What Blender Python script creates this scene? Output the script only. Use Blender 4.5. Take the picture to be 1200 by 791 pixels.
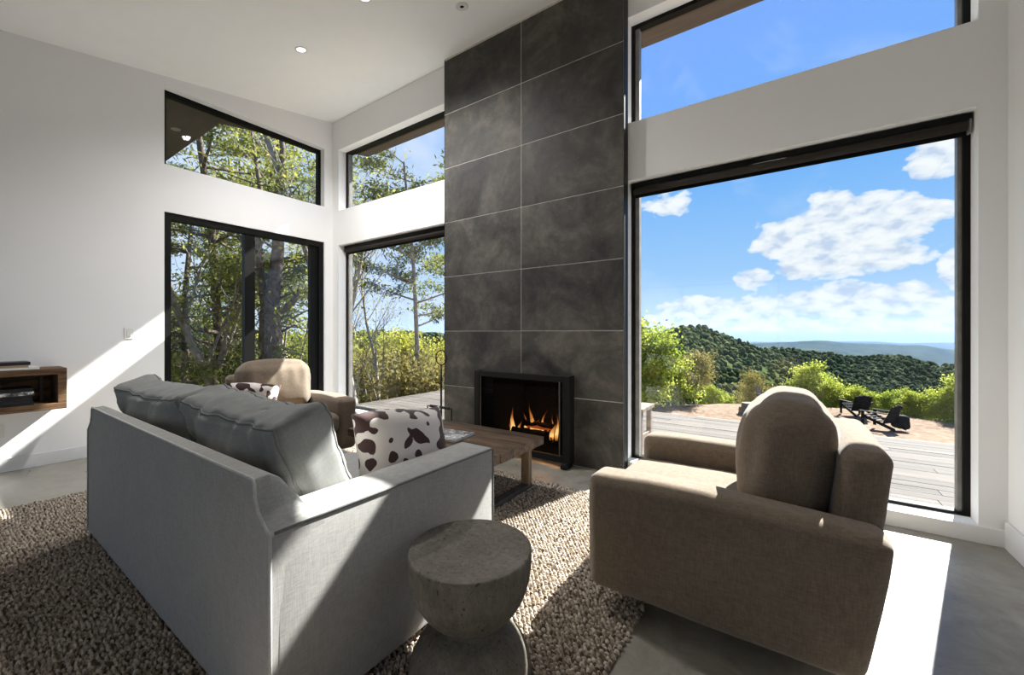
import bpy, bmesh, math, random
import numpy as np
from mathutils import Vector, Matrix, noise

for o in list(bpy.data.objects):
    bpy.data.objects.remove(o)
scene = bpy.context.scene
COL = scene.collection
PI = math.pi

# ------------------------------------------------------------ camera
F_PX = 473.0
YAW = math.atan(325 / 473.0)
CAM_H = 1.22
cam_data = bpy.data.cameras.new('camera')
cam_data.sensor_width = 36
cam_data.lens = F_PX / 1200 * 36
cam_data.shift_y = -6.0 / 1200
cam_data.clip_start = 0.02
cam_data.clip_end = 20000
cam = bpy.data.objects.new('camera', cam_data)
cam.location = (0, 0, CAM_H)
cam.rotation_euler = (PI / 2, 0, YAW)
COL.objects.link(cam)
scene.camera = cam

scene.view_settings.view_transform = 'Standard'
scene.view_settings.look = 'None'
scene.view_settings.gamma = 1
scene.view_settings.use_curve_mapping = False
scene.view_settings.exposure = 1.05

FWD = np.array([-math.sin(YAW), math.cos(YAW), 0.0])
RGT = np.array([math.cos(YAW), math.sin(YAW), 0.0])


def view_dir(u, v):
    d = FWD + (u - 600) / F_PX * RGT
    d = d + np.array([0, 0, -(v - 389.5) / F_PX])
    return d


def at_depth(u, v, depth):
    return np.array([0, 0, CAM_H]) + view_dir(u, v) * depth


# ------------------------------------------------------------ node helpers
def N(nt, kind, **kw):
    n = nt.nodes.new(kind)
    for k, v in kw.items():
        if k == 'inp':
            for a, b in v.items():
                n.inputs[a].default_value = b
        else:
            setattr(n, k, v)
    return n


def ramp(nt, fac, stops, interp='LINEAR'):
    r = nt.nodes.new('ShaderNodeValToRGB')
    r.color_ramp.interpolation = interp
    e = r.color_ramp.elements
    while len(e) < len(stops):
        e.new(0.5)
    for i, (p, c) in enumerate(stops):
        e[i].position = p
        e[i].color = (c[0], c[1], c[2], 1) if not isinstance(c, (int, float)) else (c, c, c, 1)
    nt.links.new(fac, r.inputs[0])
    return r.outputs[0]


def mth(nt, op, a, b=None, c=None, clamp=False):
    m = nt.nodes.new('ShaderNodeMath')
    m.operation = op
    m.use_clamp = clamp
    for i, x in enumerate((a, b, c)):
        if x is None:
            continue
        if isinstance(x, (int, float)):
            m.inputs[i].default_value = x
        else:
            nt.links.new(x, m.inputs[i])
    return m.outputs[0]


def mixc(nt, fac, a, b, mode='MIX'):
    m = nt.nodes.new('ShaderNodeMix')
    m.data_type = 'RGBA'
    m.blend_type = mode
    if isinstance(fac, (int, float)):
        m.inputs[0].default_value = fac
    else:
        nt.links.new(fac, m.inputs[0])
    for i, x in ((6, a), (7, b)):
        if isinstance(x, (tuple, list)):
            m.inputs[i].default_value = (x[0], x[1], x[2], 1)
        else:
            nt.links.new(x, m.inputs[i])
    return m.outputs[2]


# ------------------------------------------------------------ world: clear blue sky with cumulus
SKY_STRENGTH = 0.52
world = bpy.data.worlds.new('sky')
scene.world = world
world.use_nodes = True
wt = world.node_tree
wt.nodes.clear()
tc = N(wt, 'ShaderNodeTexCoord')
sep = N(wt, 'ShaderNodeSeparateXYZ')
wt.links.new(tc.outputs['Generated'], sep.inputs[0])
el = mth(wt, 'ARCSINE', sep.outputs[2])
az = mth(wt, 'ARCTAN2', sep.outputs[0], sep.outputs[1])      # 0 = +y, positive towards +x
sky_col = ramp(wt, mth(wt, 'ADD', mth(wt, 'MULTIPLY', el, 1 / PI), 0.5), [
    (0.30, (0.20, 0.22, 0.20)), (0.495, (0.50, 0.60, 0.72)), (0.503, (0.60, 0.76, 0.96)), (0.54, (0.36, 0.62, 0.98)),
    (0.60, (0.20, 0.48, 0.96)), (0.68, (0.20, 0.42, 1.0)), (0.85, (0.16, 0.33, 0.95))])
cv = N(wt, 'ShaderNodeCombineXYZ')
wt.links.new(mth(wt, 'MULTIPLY', az, 1.0), cv.inputs[0])
wt.links.new(mth(wt, 'MULTIPLY', el, 1.7), cv.inputs[1])
nz = N(wt, 'ShaderNodeTexNoise', inp={'Scale': 13.0, 'Detail': 10.0, 'Roughness': 0.58, 'Distortion': 0.1})
nz3 = N(wt, 'ShaderNodeTexNoise', inp={'Scale': 26.0, 'Detail': 8.0, 'Roughness': 0.55, 'Distortion': 0.2})
wt.links.new(cv.outputs[0], nz3.inputs['Vector'])
wt.links.new(cv.outputs[0], nz.inputs['Vector'])
nz2 = N(wt, 'ShaderNodeTexNoise', inp={'Scale': 3.4, 'Detail': 8.0, 'Roughness': 0.6, 'Distortion': 0.3})
wt.links.new(cv.outputs[0], nz2.inputs['Vector'])


def azel(u, v):
    d = view_dir(u, v)
    return math.atan2(d[0], d[1]), math.asin(d[2] / np.linalg.norm(d))


# cumulus clouds: centre and half size (given in photo pixels, turned into compass direction and height above the horizon)
clouds = [(930, 280, 52, 26), (975, 262, 44, 34), (1020, 256, 40, 30), (1060, 268, 40, 36), (990, 290, 95, 28), (955, 308, 50, 20), (1095, 248, 24, 12), (1050, 296, 50, 22),
          (830, 368, 60, 18), (880, 366, 50, 20), (800, 382, 60, 14), (980, 352, 56, 20), (1010, 358, 70, 22), (1072, 352, 50, 20), (1128, 316, 30, 28),
          (1105, 186, 44, 24), (886, 328, 22, 14), (950, 386, 220, 14), (1110, 372, 60, 26), (1180, 250, 40, 20), (780, 240, 26, 18)]
field = None
for (u, v, hw, hh) in clouds:
    a0, e0 = azel(u, v)
    a1, _ = azel(u + hw, v)
    _, e1 = azel(u, v - hh)
    dx = mth(wt, 'MULTIPLY', mth(wt, 'SUBTRACT', az, a0), 1 / max(1e-4, a1 - a0))
    dy = mth(wt, 'MULTIPLY', mth(wt, 'SUBTRACT', el, e0), 1 / max(1e-4, e1 - e0))
    r2 = mth(wt, 'ADD', mth(wt, 'MULTIPLY', dx, dx), mth(wt, 'MULTIPLY', dy, dy))
    g = mth(wt, 'SUBTRACT', 1.0, r2)
    if (u, v) in ((780, 240), (1180, 250), (886, 328)):
        g = mth(wt, 'SUBTRACT', mth(wt, 'MULTIPLY', g, 0.6), 0.25)
    g = mth(wt, 'MAXIMUM', g, -4.0)
    field = g if field is None else mth(wt, 'SMOOTH_MAX', field, g, 0.25)
dens = mth(wt, 'ADD', mth(wt, 'MULTIPLY', mth(wt, 'SUBTRACT', nz.outputs[0], 0.46), 4.6), field)
cm = ramp(wt, mth(wt, 'MULTIPLY_ADD', dens, 0.5, 0.5), [(0.44, 0.0), (0.60, 0.72), (0.80, 0.97)], 'EASE')
# thin sheets and scattered cloud elsewhere over the sky (whiter in the west, behind the trees)
west = ramp(wt, mth(wt, 'MULTIPLY_ADD', az, 1 / (2 * PI), 0.5), [(0.20, 0.85), (0.37, 0.80), (0.44, 0.0), (1.0, 0.0)])
thin = ramp(wt, mth(wt, 'ADD', nz2.outputs[0], mth(wt, 'MULTIPLY', west, 0.40)), [(0.53, 0.0), (0.66, 0.28), (0.88, 0.85)])
shade = ramp(wt, nz3.outputs[0], [(0.36, (0.58, 0.68, 0.86)), (0.47, (0.80, 0.86, 0.95)), (0.58, (0.95, 0.97, 1.0))])
c1 = mixc(wt, thin, sky_col, (0.72, 0.82, 1.0))
c2 = mixc(wt, cm, c1, shade)
up = ramp(wt, mth(wt, 'ADD', el, 0.5), [(0.495, 0.0), (0.505, 1.0)])
c3 = mixc(wt, up, sky_col, c2)
bg = N(wt, 'ShaderNodeBackground', inp={'Strength': SKY_STRENGTH})
wt.links.new(c3, bg.inputs[0])
wo = N(wt, 'ShaderNodeOutputWorld')
wt.links.new(bg.outputs[0], wo.inputs[0])

# ------------------------------------------------------------ sun
SUN_STRENGTH = 12.0
sun_data = bpy.data.lights.new('sun', 'SUN')
sun_data.energy = SUN_STRENGTH
sun_data.angle = math.radians(0.6)
sun_data.color = (1.0, 0.965, 0.92)
sun = bpy.data.objects.new('sun', sun_data)
sun.rotation_euler = Vector((-0.273, -1.0, -0.95)).to_track_quat('-Z', 'Y').to_euler()
sun.location = (4, 12, 14)
COL.objects.link(sun)

LAMP_W = 105.0       # watts of each recessed ceiling lamp (used by its builder)


# ------------------------------------------------------------ materials
def principled(name, rough=0.6, spec=0.4, metal=0.0):
    m = bpy.data.materials.new(name)
    m.use_nodes = True
    nt = m.node_tree
    b = nt.nodes['Principled BSDF']
    b.inputs['Roughness'].default_value = rough
    b.inputs['Metallic'].default_value = metal
    b.inputs['Specular IOR Level'].default_value = spec
    return m, nt, b


def coords(nt, kind='Object', scale=(1, 1, 1), rot=(0, 0, 0)):
    t = N(nt, 'ShaderNodeTexCoord')
    mp = N(nt, 'ShaderNodeMapping')
    mp.inputs['Scale'].default_value = scale
    mp.inputs['Rotation'].default_value = rot
    nt.links.new(t.outputs[kind], mp.inputs[0])
    return mp.outputs[0]


def tex(nt, vec, scale, detail=4, rough=0.55, dist=0.0):
    n = N(nt, 'ShaderNodeTexNoise', inp={'Scale': scale, 'Detail': detail, 'Roughness': rough, 'Distortion': dist})
    nt.links.new(vec, n.inputs['Vector'])
    return n.outputs[0]


def bump(nt, b, h, strength, dist):
    bn = N(nt, 'ShaderNodeBump', inp={'Strength': strength, 'Distance': dist})
    nt.links.new(h, bn.inputs['Height'])
    nt.links.new(bn.outputs[0], b.inputs['Normal'])


def mat_plain(name, c, rough=0.6, spec=0.4, metal=0.0, var=0.08, scale=6.0, bstr=0.0, bscale=200):
    m, nt, b = principled(name, rough, spec, metal)
    v = coords(nt)
    f = tex(nt, v, scale)
    lo = tuple(x * (1 - var) for x in c)
    hi = tuple(min(1, x * (1 + var)) for x in c)
    nt.links.new(ramp(nt, f, [(0.3, lo), (0.7, hi)]), b.inputs['Base Color'])
    if bstr:
        bump(nt, b, tex(nt, v, bscale, 2), bstr, 0.002)
    return m


def mat_wall():
    m, nt, b = principled('white_paint', 0.75, 0.25)
    v = coords(nt)
    nt.links.new(ramp(nt, tex(nt, v, 1.2), [(0.3, (0.85, 0.85, 0.855)), (0.7, (0.875, 0.875, 0.875))]), b.inputs['Base Color'])
    bump(nt, b, tex(nt, v, 160, 3), 0.05, 0.002)
    return m


def mat_concrete():
    m, nt, b = principled('polished_concrete', 0.36, 0.5)
    v = coords(nt)
    big = tex(nt, v, 0.9, 6, 0.62, 0.5)
    fine = tex(nt, v, 7.0, 8, 0.7, 0.8)
    c = ramp(nt, big, [(0.30, (0.20, 0.185, 0.155)), (0.50, (0.32, 0.302, 0.26)), (0.70, (0.43, 0.408, 0.355))])
    c2 = ramp(nt, fine, [(0.30, (0.66, 0.64, 0.62)), (0.62, (1.06, 1.06, 1.05))])
    nt.links.new(mixc(nt, 1.0, c, c2, 'MULTIPLY'), b.inputs['Base Color'])
    nt.links.new(ramp(nt, fine, [(0.3, 0.25), (0.7, 0.46)]), b.inputs['Roughness'])
    bump(nt, b, fine, 0.06, 0.004)
    return m


def mat_tile():
    m, nt, b = principled('dark_slate_tile', 0.6, 0.22)
    v = coords(nt)
    oi = N(nt, 'ShaderNodeObjectInfo')
    sh = N(nt, 'ShaderNodeVectorMath', operation='ADD')
    sc = N(nt, 'ShaderNodeVectorMath', operation='SCALE')
    cb = N(nt, 'ShaderNodeCombineXYZ')
    for i in range(3):
        nt.links.new(oi.outputs['Random'], cb.inputs[i])
    nt.links.new(cb.outputs[0], sc.inputs[0])
    sc.inputs['Scale'].default_value = 37.0
    nt.links.new(v, sh.inputs[0])
    nt.links.new(sc.outputs[0], sh.inputs[1])
    big = tex(nt, sh.outputs[0], 2.0, 8, 0.66, 0.6)
    fine = tex(nt, sh.outputs[0], 14.0, 6, 0.7)
    spk = tex(nt, sh.outputs[0], 55.0, 2, 0.5)
    c = ramp(nt, big, [(0.34, (0.034, 0.033, 0.033)), (0.5, (0.070, 0.067, 0.063)), (0.66, (0.130, 0.121, 0.108))])
    c = mixc(nt, 0.55, c, ramp(nt, fine, [(0.3, (0.5, 0.5, 0.5)), (0.7, (1.3, 1.28, 1.24))]), 'MULTIPLY')
    c = mixc(nt, ramp(nt, spk, [(0.70, 0.0), (0.78, 0.35)]), c, (0.32, 0.30, 0.27))
    c = mixc(nt, 1.0, c, ramp(nt, oi.outputs['Random'], [(0, (0.85, 0.85, 0.86)), (1, (1.2, 1.18, 1.15))]), 'MULTIPLY')
    nt.links.new(c, b.inputs['Base Color'])
    nt.links.new(ramp(nt, big, [(0.3, 0.52), (0.7, 0.72)]), b.inputs['Roughness'])
    bump(nt, b, fine, 0.12, 0.003)
    return m


def mat_fabric(name, c, weave=900, var=0.12, bstr=0.25, blotch=3.0, sheen=0.25, wc=0.10):
    m, nt, b = principled(name, 0.92, 0.12)
    v = coords(nt)
    big = tex(nt, v, blotch, 5, 0.6)
    fx = tex(nt, coords(nt, scale=(1, 1, 0.12)), weave * 0.35, 3, 0.6)
    fz = tex(nt, coords(nt, scale=(0.15, 0.15, 1)), weave * 0.35, 3, 0.6)
    lo = tuple(x * (1 - var) for x in c)
    hi = tuple(x * (1 + var) for x in c)
    col = ramp(nt, big, [(0.3, lo), (0.7, hi)])
    w = mth(nt, 'MULTIPLY_ADD', mth(nt, 'ADD', fx, fz), 0.5, 0.0)
    col = mixc(nt, 1.0, col, ramp(nt, w, [(0.36, (1 - wc, 1 - wc, 1 - wc)), (0.64, (1 + wc, 1 + wc, 1 + wc))]), 'MULTIPLY')
    nt.links.new(col, b.inputs['Base Color'])
    b.inputs['Sheen Weight'].default_value = sheen
    b.inputs['Sheen Roughness'].default_value = 0.5
    bump(nt, b, w, bstr, 0.002)
    return m


def mat_wood(name, dark, light, axis='x', scale=1.0, rough=0.55):
    m, nt, b = principled(name, rough, 0.35)
    s = {'x': (0.25, 3, 3), 'y': (3, 0.25, 3), 'z': (3, 3, 0.25)}[axis]
    v = coords(nt, scale=tuple(k * scale for k in s))
    oi = N(nt, 'ShaderNodeObjectInfo')
    sh = N(nt, 'ShaderNodeVectorMath', operation='ADD')
    cb = N(nt, 'ShaderNodeCombineXYZ')
    for i in range(3):
        nt.links.new(mth(nt, 'MULTIPLY', oi.outputs['Random'], 31.0), cb.inputs[i])
    nt.links.new(v, sh.inputs[0])
    nt.links.new(cb.outputs[0], sh.inputs[1])
    g = tex(nt, sh.outputs[0], 7.0, 9, 0.68, 1.2)
    col = ramp(nt, g, [(0.34, dark), (0.52, tuple((a + c) / 2 for a, c in zip(dark, light))), (0.68, light)])
    col = mixc(nt, 1.0, col, ramp(nt, oi.outputs['Random'], [(0, (0.74, 0.74, 0.74)), (1, (1.18, 1.16, 1.12))]), 'MULTIPLY')
    nt.links.new(col, b.inputs['Base Color'])
    bump(nt, b, g, 0.35, 0.004)
    return m


def mat_glass():
    m = bpy.data.materials.new('window_glass')
    m.use_nodes = True
    nt = m.node_tree
    nt.nodes.clear()
    out = N(nt, 'ShaderNodeOutputMaterial')
    tr = N(nt, 'ShaderNodeBsdfTransparent')
    tr.inputs[0].default_value = (0.97, 0.985, 0.98, 1)
    gl = N(nt, 'ShaderNodeBsdfGlossy', inp={'Roughness': 0.02})
    gl.inputs[0].default_value = (0.9, 0.95, 1, 1)
    lw = N(nt, 'ShaderNodeLayerWeight', inp={'Blend': 0.5})
    fr = mth(nt, 'MULTIPLY_ADD', mth(nt, 'POWER', lw.outputs['Facing'], 5.0), 0.9, 0.018)
    mx = N(nt, 'ShaderNodeMixShader')
    nt.links.new(fr, mx.inputs[0])
    nt.links.new(tr.outputs[0], mx.inputs[1])
    nt.links.new(gl.outputs[0], mx.inputs[2])
    nt.links.new(mx.outputs[0], out.inputs[0])
    return m


def mat_mesh_screen():
    m = bpy.data.materials.new('black_wire_mesh')
    m.use_nodes = True
    nt = m.node_tree
    nt.nodes.clear()
    out = N(nt, 'ShaderNodeOutputMaterial')
    tr = N(nt, 'ShaderNodeBsdfTransparent')
    df = N(nt, 'ShaderNodeBsdfDiffuse')
    df.inputs[0].default_value = (0.006, 0.006, 0.006, 1)
    v = coords(nt)
    w = tex(nt, v, 400, 1)
    mx = N(nt, 'ShaderNodeMixShader')
    mx.inputs[0].default_value = 0.66
    nt.links.new(tr.outputs[0], mx.inputs[1])
    nt.links.new(df.outputs[0], mx.inputs[2])
    nt.links.new(mx.outputs[0], out.inputs[0])
    return m


def mat_emit(name, c, s):
    m = bpy.data.materials.new(name)
    m.use_nodes = True
    nt = m.node_tree
    nt.nodes.clear()
    out = N(nt, 'ShaderNodeOutputMaterial')
    e = N(nt, 'ShaderNodeEmission', inp={'Strength': s})
    e.inputs[0].default_value = (*c, 1)
    nt.links.new(e.outputs[0], out.inputs[0])
    return m


def mat_flame():
    m = bpy.data.materials.new('flame')
    m.use_nodes = True
    nt = m.node_tree
    nt.nodes.clear()
    out = N(nt, 'ShaderNodeOutputMaterial')
    t = N(nt, 'ShaderNodeTexCoord')
    s = N(nt, 'ShaderNodeSeparateXYZ')
    nt.links.new(t.outputs['Generated'], s.inputs[0])
    nn = tex(nt, t.outputs['Object'], 14, 3)
    h = mth(nt, 'MULTIPLY_ADD', mth(nt, 'SUBTRACT', nn, 0.5), 0.5, s.outputs[2])
    col = ramp(nt, h, [(0.05, (1.0, 0.30, 0.05)), (0.3, (1.0, 0.62, 0.22)), (0.65, (1.0, 0.30, 0.05)), (0.95, (0.7, 0.08, 0.01))])
    st = ramp(nt, h, [(0.0, 0.35), (0.28, 1.0), (0.6, 0.5), (1.0, 0.10)])
    lw = N(nt, 'ShaderNodeLayerWeight', inp={'Blend': 0.35})
    core = ramp(nt, lw.outputs['Facing'], [(0.15, 1.0), (0.9, 0.0)])
    e = N(nt, 'ShaderNodeEmission')
    nt.links.new(col, e.inputs[0])
    nt.links.new(mth(nt, 'MULTIPLY', st, 5.0), e.inputs[1])
    tr = N(nt, 'ShaderNodeBsdfTransparent')
    mx = N(nt, 'ShaderNodeMixShader')
    nt.links.new(mth(nt, 'MULTIPLY', core, mth(nt, 'MULTIPLY_ADD', st, 0.7, 0.2)), mx.inputs[0])
    nt.links.new(tr.outputs[0], mx.inputs[1])
    nt.links.new(e.outputs[0], mx.inputs[2])
    nt.links.new(mx.outputs[0], out.inputs[0])
    return m


def mat_cowhide():
    m, nt, b = principled('cowhide', 0.85, 0.2)
    v = coords(nt)
    n = tex(nt, v, 17.0, 0.0, 0.3, 0.0)
    edge = tex(nt, v, 60, 3, 0.6)
    f = mth(nt, 'MULTIPLY_ADD', edge, 0.06, n)
    col = ramp(nt, f, [(0.562, (0.78, 0.71, 0.67)), (0.575, (0.060, 0.030, 0.028))])
    nt.links.new(col, b.inputs['Base Color'])
    b.inputs['Sheen Weight'].default_value = 0.3
    bump(nt, b, tex(nt, v, 300, 2), 0.2, 0.002)
    return m


def mat_rug():
    m, nt, b = principled('chunky_wool', 0.95, 0.1)
    v = coords(nt)
    per = tex(nt, coords(nt, scale=(42, 70, 0)), 1.0, 1, 0.5)
    big = tex(nt, v, 1.3, 5, 0.6)
    col = ramp(nt, per, [(0.34, (0.11, 0.082, 0.060)), (0.43, (0.29, 0.235, 0.18)), (0.54, (0.48, 0.415, 0.345)), (0.66, (0.66, 0.60, 0.53))])
    col = mixc(nt, 1.0, col, ramp(nt, big, [(0.35, (0.82, 0.80, 0.78)), (0.65, (1.08, 1.08, 1.08))]), 'MULTIPLY')
    nt.links.new(col, b.inputs['Base Color'])
    bump(nt, b, tex(nt, v, 500, 3), 0.4, 0.003)
    return m


def mat_stone(name, c):
    m, nt, b = principled(name, 0.72, 0.35)
    v = coords(nt)
    a = tex(nt, v, 6, 7, 0.65, 0.4)
    g = tex(nt, coords(nt, scale=(1, 1, 0.35)), 60, 4, 0.7)
    p = tex(nt, v, 95, 2, 0.5)
    col = ramp(nt, a, [(0.3, tuple(k * 0.7 for k in c)), (0.7, tuple(k * 1.25 for k in c))])
    col = mixc(nt, 0.7, col, ramp(nt, g, [(0.3, (0.6, 0.6, 0.6)), (0.7, (1.35, 1.35, 1.35))]), 'MULTIPLY')
    pit = ramp(nt, p, [(0.64, 0.0), (0.70, 1.0)])
    col = mixc(nt, mth(nt, 'MULTIPLY', pit, 0.75), col, (0.02, 0.018, 0.016))
    nt.links.new(col, b.inputs['Base Color'])
    bump(nt, b, mth(nt, 'SUBTRACT', g, pit), 0.35, 0.003)
    return m


def mat_leaf(name, a, c, var_scale=1.5, trans=0.35):
    m = bpy.data.materials.new(name)
    m.use_nodes = True
    nt = m.node_tree
    nt.nodes.clear()
    out = N(nt, 'ShaderNodeOutputMaterial')
    oi = N(nt, 'ShaderNodeObjectInfo')
    g = N(nt, 'ShaderNodeNewGeometry')
    n = tex(nt, g.outputs['Position'], var_scale, 3)
    f = mth(nt, 'MULTIPLY_ADD', oi.outputs['Random'], 0.35, mth(nt, 'SUBTRACT', n, 0.17))
    f = mth(nt, 'MULTIPLY_ADD', g.outputs['Random Per Island'], 0.4, mth(nt, 'SUBTRACT', f, 0.2))
    col = ramp(nt, f, [(0.25, a), (0.75, c)])
    d = N(nt, 'ShaderNodeBsdfDiffuse')
    t = N(nt, 'ShaderNodeBsdfTranslucent')
    nt.links.new(col, d.inputs[0])
    nt.links.new(col, t.inputs[0])
    mx = N(nt, 'ShaderNodeMixShader', inp={0: trans})
    nt.links.new(d.outputs[0], mx.inputs[1])
    nt.links.new(t.outputs[0], mx.inputs[2])
    nt.links.new(mx.outputs[0], out.inputs[0])
    return m


def mat_ground():
    m, nt, b = principled('mulch_gravel', 0.95, 0.1)
    v = coords(nt)
    a = tex(nt, v, 0.35, 6, 0.65)
    g = tex(nt, v, 3.2, 6, 0.85)
    col = ramp(nt, a, [(0.3, (0.15, 0.105, 0.072)), (0.7, (0.22, 0.165, 0.122))])
    col = mixc(nt, 0.8, col, ramp(nt, g, [(0.38, (0.45, 0.42, 0.40)), (0.64, (1.5, 1.45, 1.4))]), 'MULTIPLY')
    nt.links.new(col, b.inputs['Base Color'])
    bump(nt, b, g, 0.8, 0.05)
    return m


def mat_hill(name, a, c, sc):
    m, nt, b = principled(name, 1.0, 0.0)
    v = coords(nt)
    n1 = tex(nt, v, sc, 8, 0.72)
    n2 = tex(nt, v, sc * 0.12, 4, 0.6)
    col = ramp(nt, n1, [(0.34, a), (0.66, c)])
    col = mixc(nt, 1.0, col, ramp(nt, n2, [(0.35, (0.75, 0.8, 0.8)), (0.65, (1.2, 1.15, 1.0))]), 'MULTIPLY')
    nt.links.new(col, b.inputs['Base Color'])
    return m


M = dict(
    wall=mat_wall(), concrete=mat_concrete(), tile=mat_tile(), glass=mat_glass(), screen=mat_mesh_screen(), flame=mat_flame(),
    ceiling=mat_plain('ceiling_paint', (0.93, 0.93, 0.93), 0.8, 0.2, var=0.01),
    trim=mat_plain('white_trim', (0.80, 0.80, 0.80), 0.45, 0.4, var=0.02),
    grout=mat_plain('pale_grout', (0.60, 0.58, 0.54), 0.9, 0.1, var=0.15, scale=20),
    frame=mat_plain('black_aluminium', (0.006, 0.006, 0.006), 0.5, 0.15, var=0.1),
    shade=mat_plain('shade_fabric', (0.035, 0.030, 0.026), 0.8, 0.2, var=0.15, scale=30),
    jamb=mat_plain('weathered_metal', (0.20, 0.19, 0.175), 0.45, 0.5, var=0.2, scale=12),
    soffit=mat_wood('brown_soffit', (0.045, 0.030, 0.020), (0.085, 0.058, 0.038), 'x', 0.6, 0.7),
    iron=mat_plain('black_iron', (0.006, 0.006, 0.006), 0.55, 0.3, 0.0, var=0.2),
    steel=mat_plain('dark_steel', (0.10, 0.095, 0.09), 0.45, 0.5, 0.6, var=0.25, scale=20),
    grey=mat_fabric('grey_linen', (0.375, 0.370, 0.355), 600, 0.05, 0.25, 5.0, 0.1, 0.13),
    grey_cushion=mat_fabric('grey_soft_linen', (0.265, 0.268, 0.258), 500, 0.06, 0.12, 4.0, 0.15, 0.10),
    piping=mat_plain('grey_piping', (0.55, 0.55, 0.53), 0.9, 0.1, var=0.1, scale=80),
    cpiping=mat_plain('dark_grey_piping', (0.20, 0.205, 0.20), 0.9, 0.1, var=0.1, scale=80),
    brown=mat_fabric('taupe_chenille', (0.180, 0.140, 0.103), 700, 0.12, 0.4, 3.0, 0.2, 0.24),
    cow=mat_cowhide(), rug=mat_rug(),
    rugbase=mat_plain('rug_backing', (0.10, 0.08, 0.06), 0.95, 0.1, var=0.3, scale=60),
    stone=mat_stone('cast_stone', (0.175, 0.156, 0.125)),
    table=mat_wood('reclaimed_wood', (0.015, 0.010, 0.007), (0.19, 0.118, 0.070), 'x', 1.3, 0.6),
    tableleg=mat_wood('brown_leg_wood', (0.13, 0.085, 0.05), (0.33, 0.235, 0.15), 'z', 1.0, 0.6),
    shelf=mat_wood('rustic_shelf_wood', (0.055, 0.028, 0.014), (0.25, 0.145, 0.075), 'y', 1.0, 0.6),
    deck=mat_wood('weathered_deck', (0.058, 0.049, 0.042), (0.102, 0.090, 0.080), 'x', 0.8, 0.85),
    deckframe=mat_wood('deck_frame_wood', (0.12, 0.09, 0.07), (0.25, 0.2, 0.16), 'x', 0.8, 0.85),
    log=mat_plain('charred_log', (0.03, 0.018, 0.012), 0.95, 0.1, var=0.6, scale=30, bstr=0.6, bscale=60),
    ember=mat_emit('ember', (1.0, 0.16, 0.02), 1.2),
    soot=mat_plain('soot_brick', (0.012, 0.011, 0.010), 0.95, 0.1, var=0.3),
    bark=mat_plain('tree_bark', (0.13, 0.105, 0.085), 0.95, 0.1, var=0.45, scale=9, bstr=0.8, bscale=30),
    palebark=mat_plain('pale_tree_bark', (0.26, 0.23, 0.195), 0.95, 0.1, var=0.35, scale=9, bstr=0.6, bscale=30),
    leaf=mat_leaf('spring_leaf', (0.20, 0.22, 0.035), (0.46, 0.44, 0.09), 1.5, 0.5),
    bright=mat_leaf('bright_leaf', (0.18, 0.245, 0.03), (0.42, 0.45, 0.09), 1.5, 0.5),
    olive=mat_leaf('olive_leaf', (0.18, 0.16, 0.05), (0.36, 0.30, 0.11), 1.5, 0.45),
    pine=mat_leaf('pine_needle', (0.08, 0.11, 0.035), (0.28, 0.29, 0.09), 1.0, 0.45),
    ground=mat_ground(),
    hill1=mat_hill('near_hill_forest', (0.020, 0.038, 0.012), (0.10, 0.12, 0.045), 0.09),
    hill2=mat_hill('mid_hill_forest', (0.022, 0.038, 0.016), (0.085, 0.10, 0.045), 0.05),
    hill3=mat_hill('far_hill_forest', (0.012, 0.022, 0.016), (0.050, 0.060, 0.040), 0.008),
    slope=mat_hill('woodland_floor', (0.06, 0.075, 0.02), (0.17, 0.18, 0.06), 0.5),
    black_plastic=mat_plain('charcoal_paint', (0.010, 0.010, 0.011), 0.8, 0.08, var=0.2),
    slate=mat_stone('dark_field_stone', (0.10, 0.095, 0.085)),
    white_plastic=mat_plain('white_plastic', (0.78, 0.78, 0.76), 0.35, 0.5, var=0.01),
    paper=mat_plain('paper_edges', (0.74, 0.73, 0.70), 0.85, 0.1, var=0.12, scale=160),
    darkcover=mat_plain('black_cover', (0.015, 0.015, 0.017), 0.4, 0.5, var=0.1),
    tancover=mat_plain('tan_cover', (0.38, 0.28, 0.18), 0.6, 0.3, var=0.1),
    whitecover=mat_plain('white_cover', (0.72, 0.72, 0.70), 0.5, 0.4, var=0.05),
    lamp_on=mat_emit('lamp_glow', (1.0, 0.97, 0.92), 1.5),
)


def mat_magcover():
    m, nt, b = principled('grey_mottled_cover', 0.35, 0.5)
    v = coords(nt)
    nt.links.new(ramp(nt, tex(nt, v, 22, 5, 0.7, 1.0), [(0.40, (0.03, 0.03, 0.03)), (0.5, (0.25, 0.25, 0.25)), (0.60, (0.75, 0.75, 0.74))]), b.inputs['Base Color'])
    return m


M['mag'] = mat_magcover()


# ------------------------------------------------------------ mesh helpers
def setp(o, label=None, cat=None, group=None, kind=None):
    if label:
        o['label'] = label
    if cat:
        o['category'] = cat
    if group:
        o['group'] = group
    if kind:
        o['kind'] = kind
    return o


def empty(name, loc=(0, 0, 0), rz=0.0, label=None, cat=None, group=None, kind=None):
    o = bpy.data.objects.new(name, None)
    o.empty_display_size = 0.1
    o.location = loc
    o.rotation_euler = (0, 0, rz)
    COL.objects.link(o)
    return setp(o, label, cat, group, kind)


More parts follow.
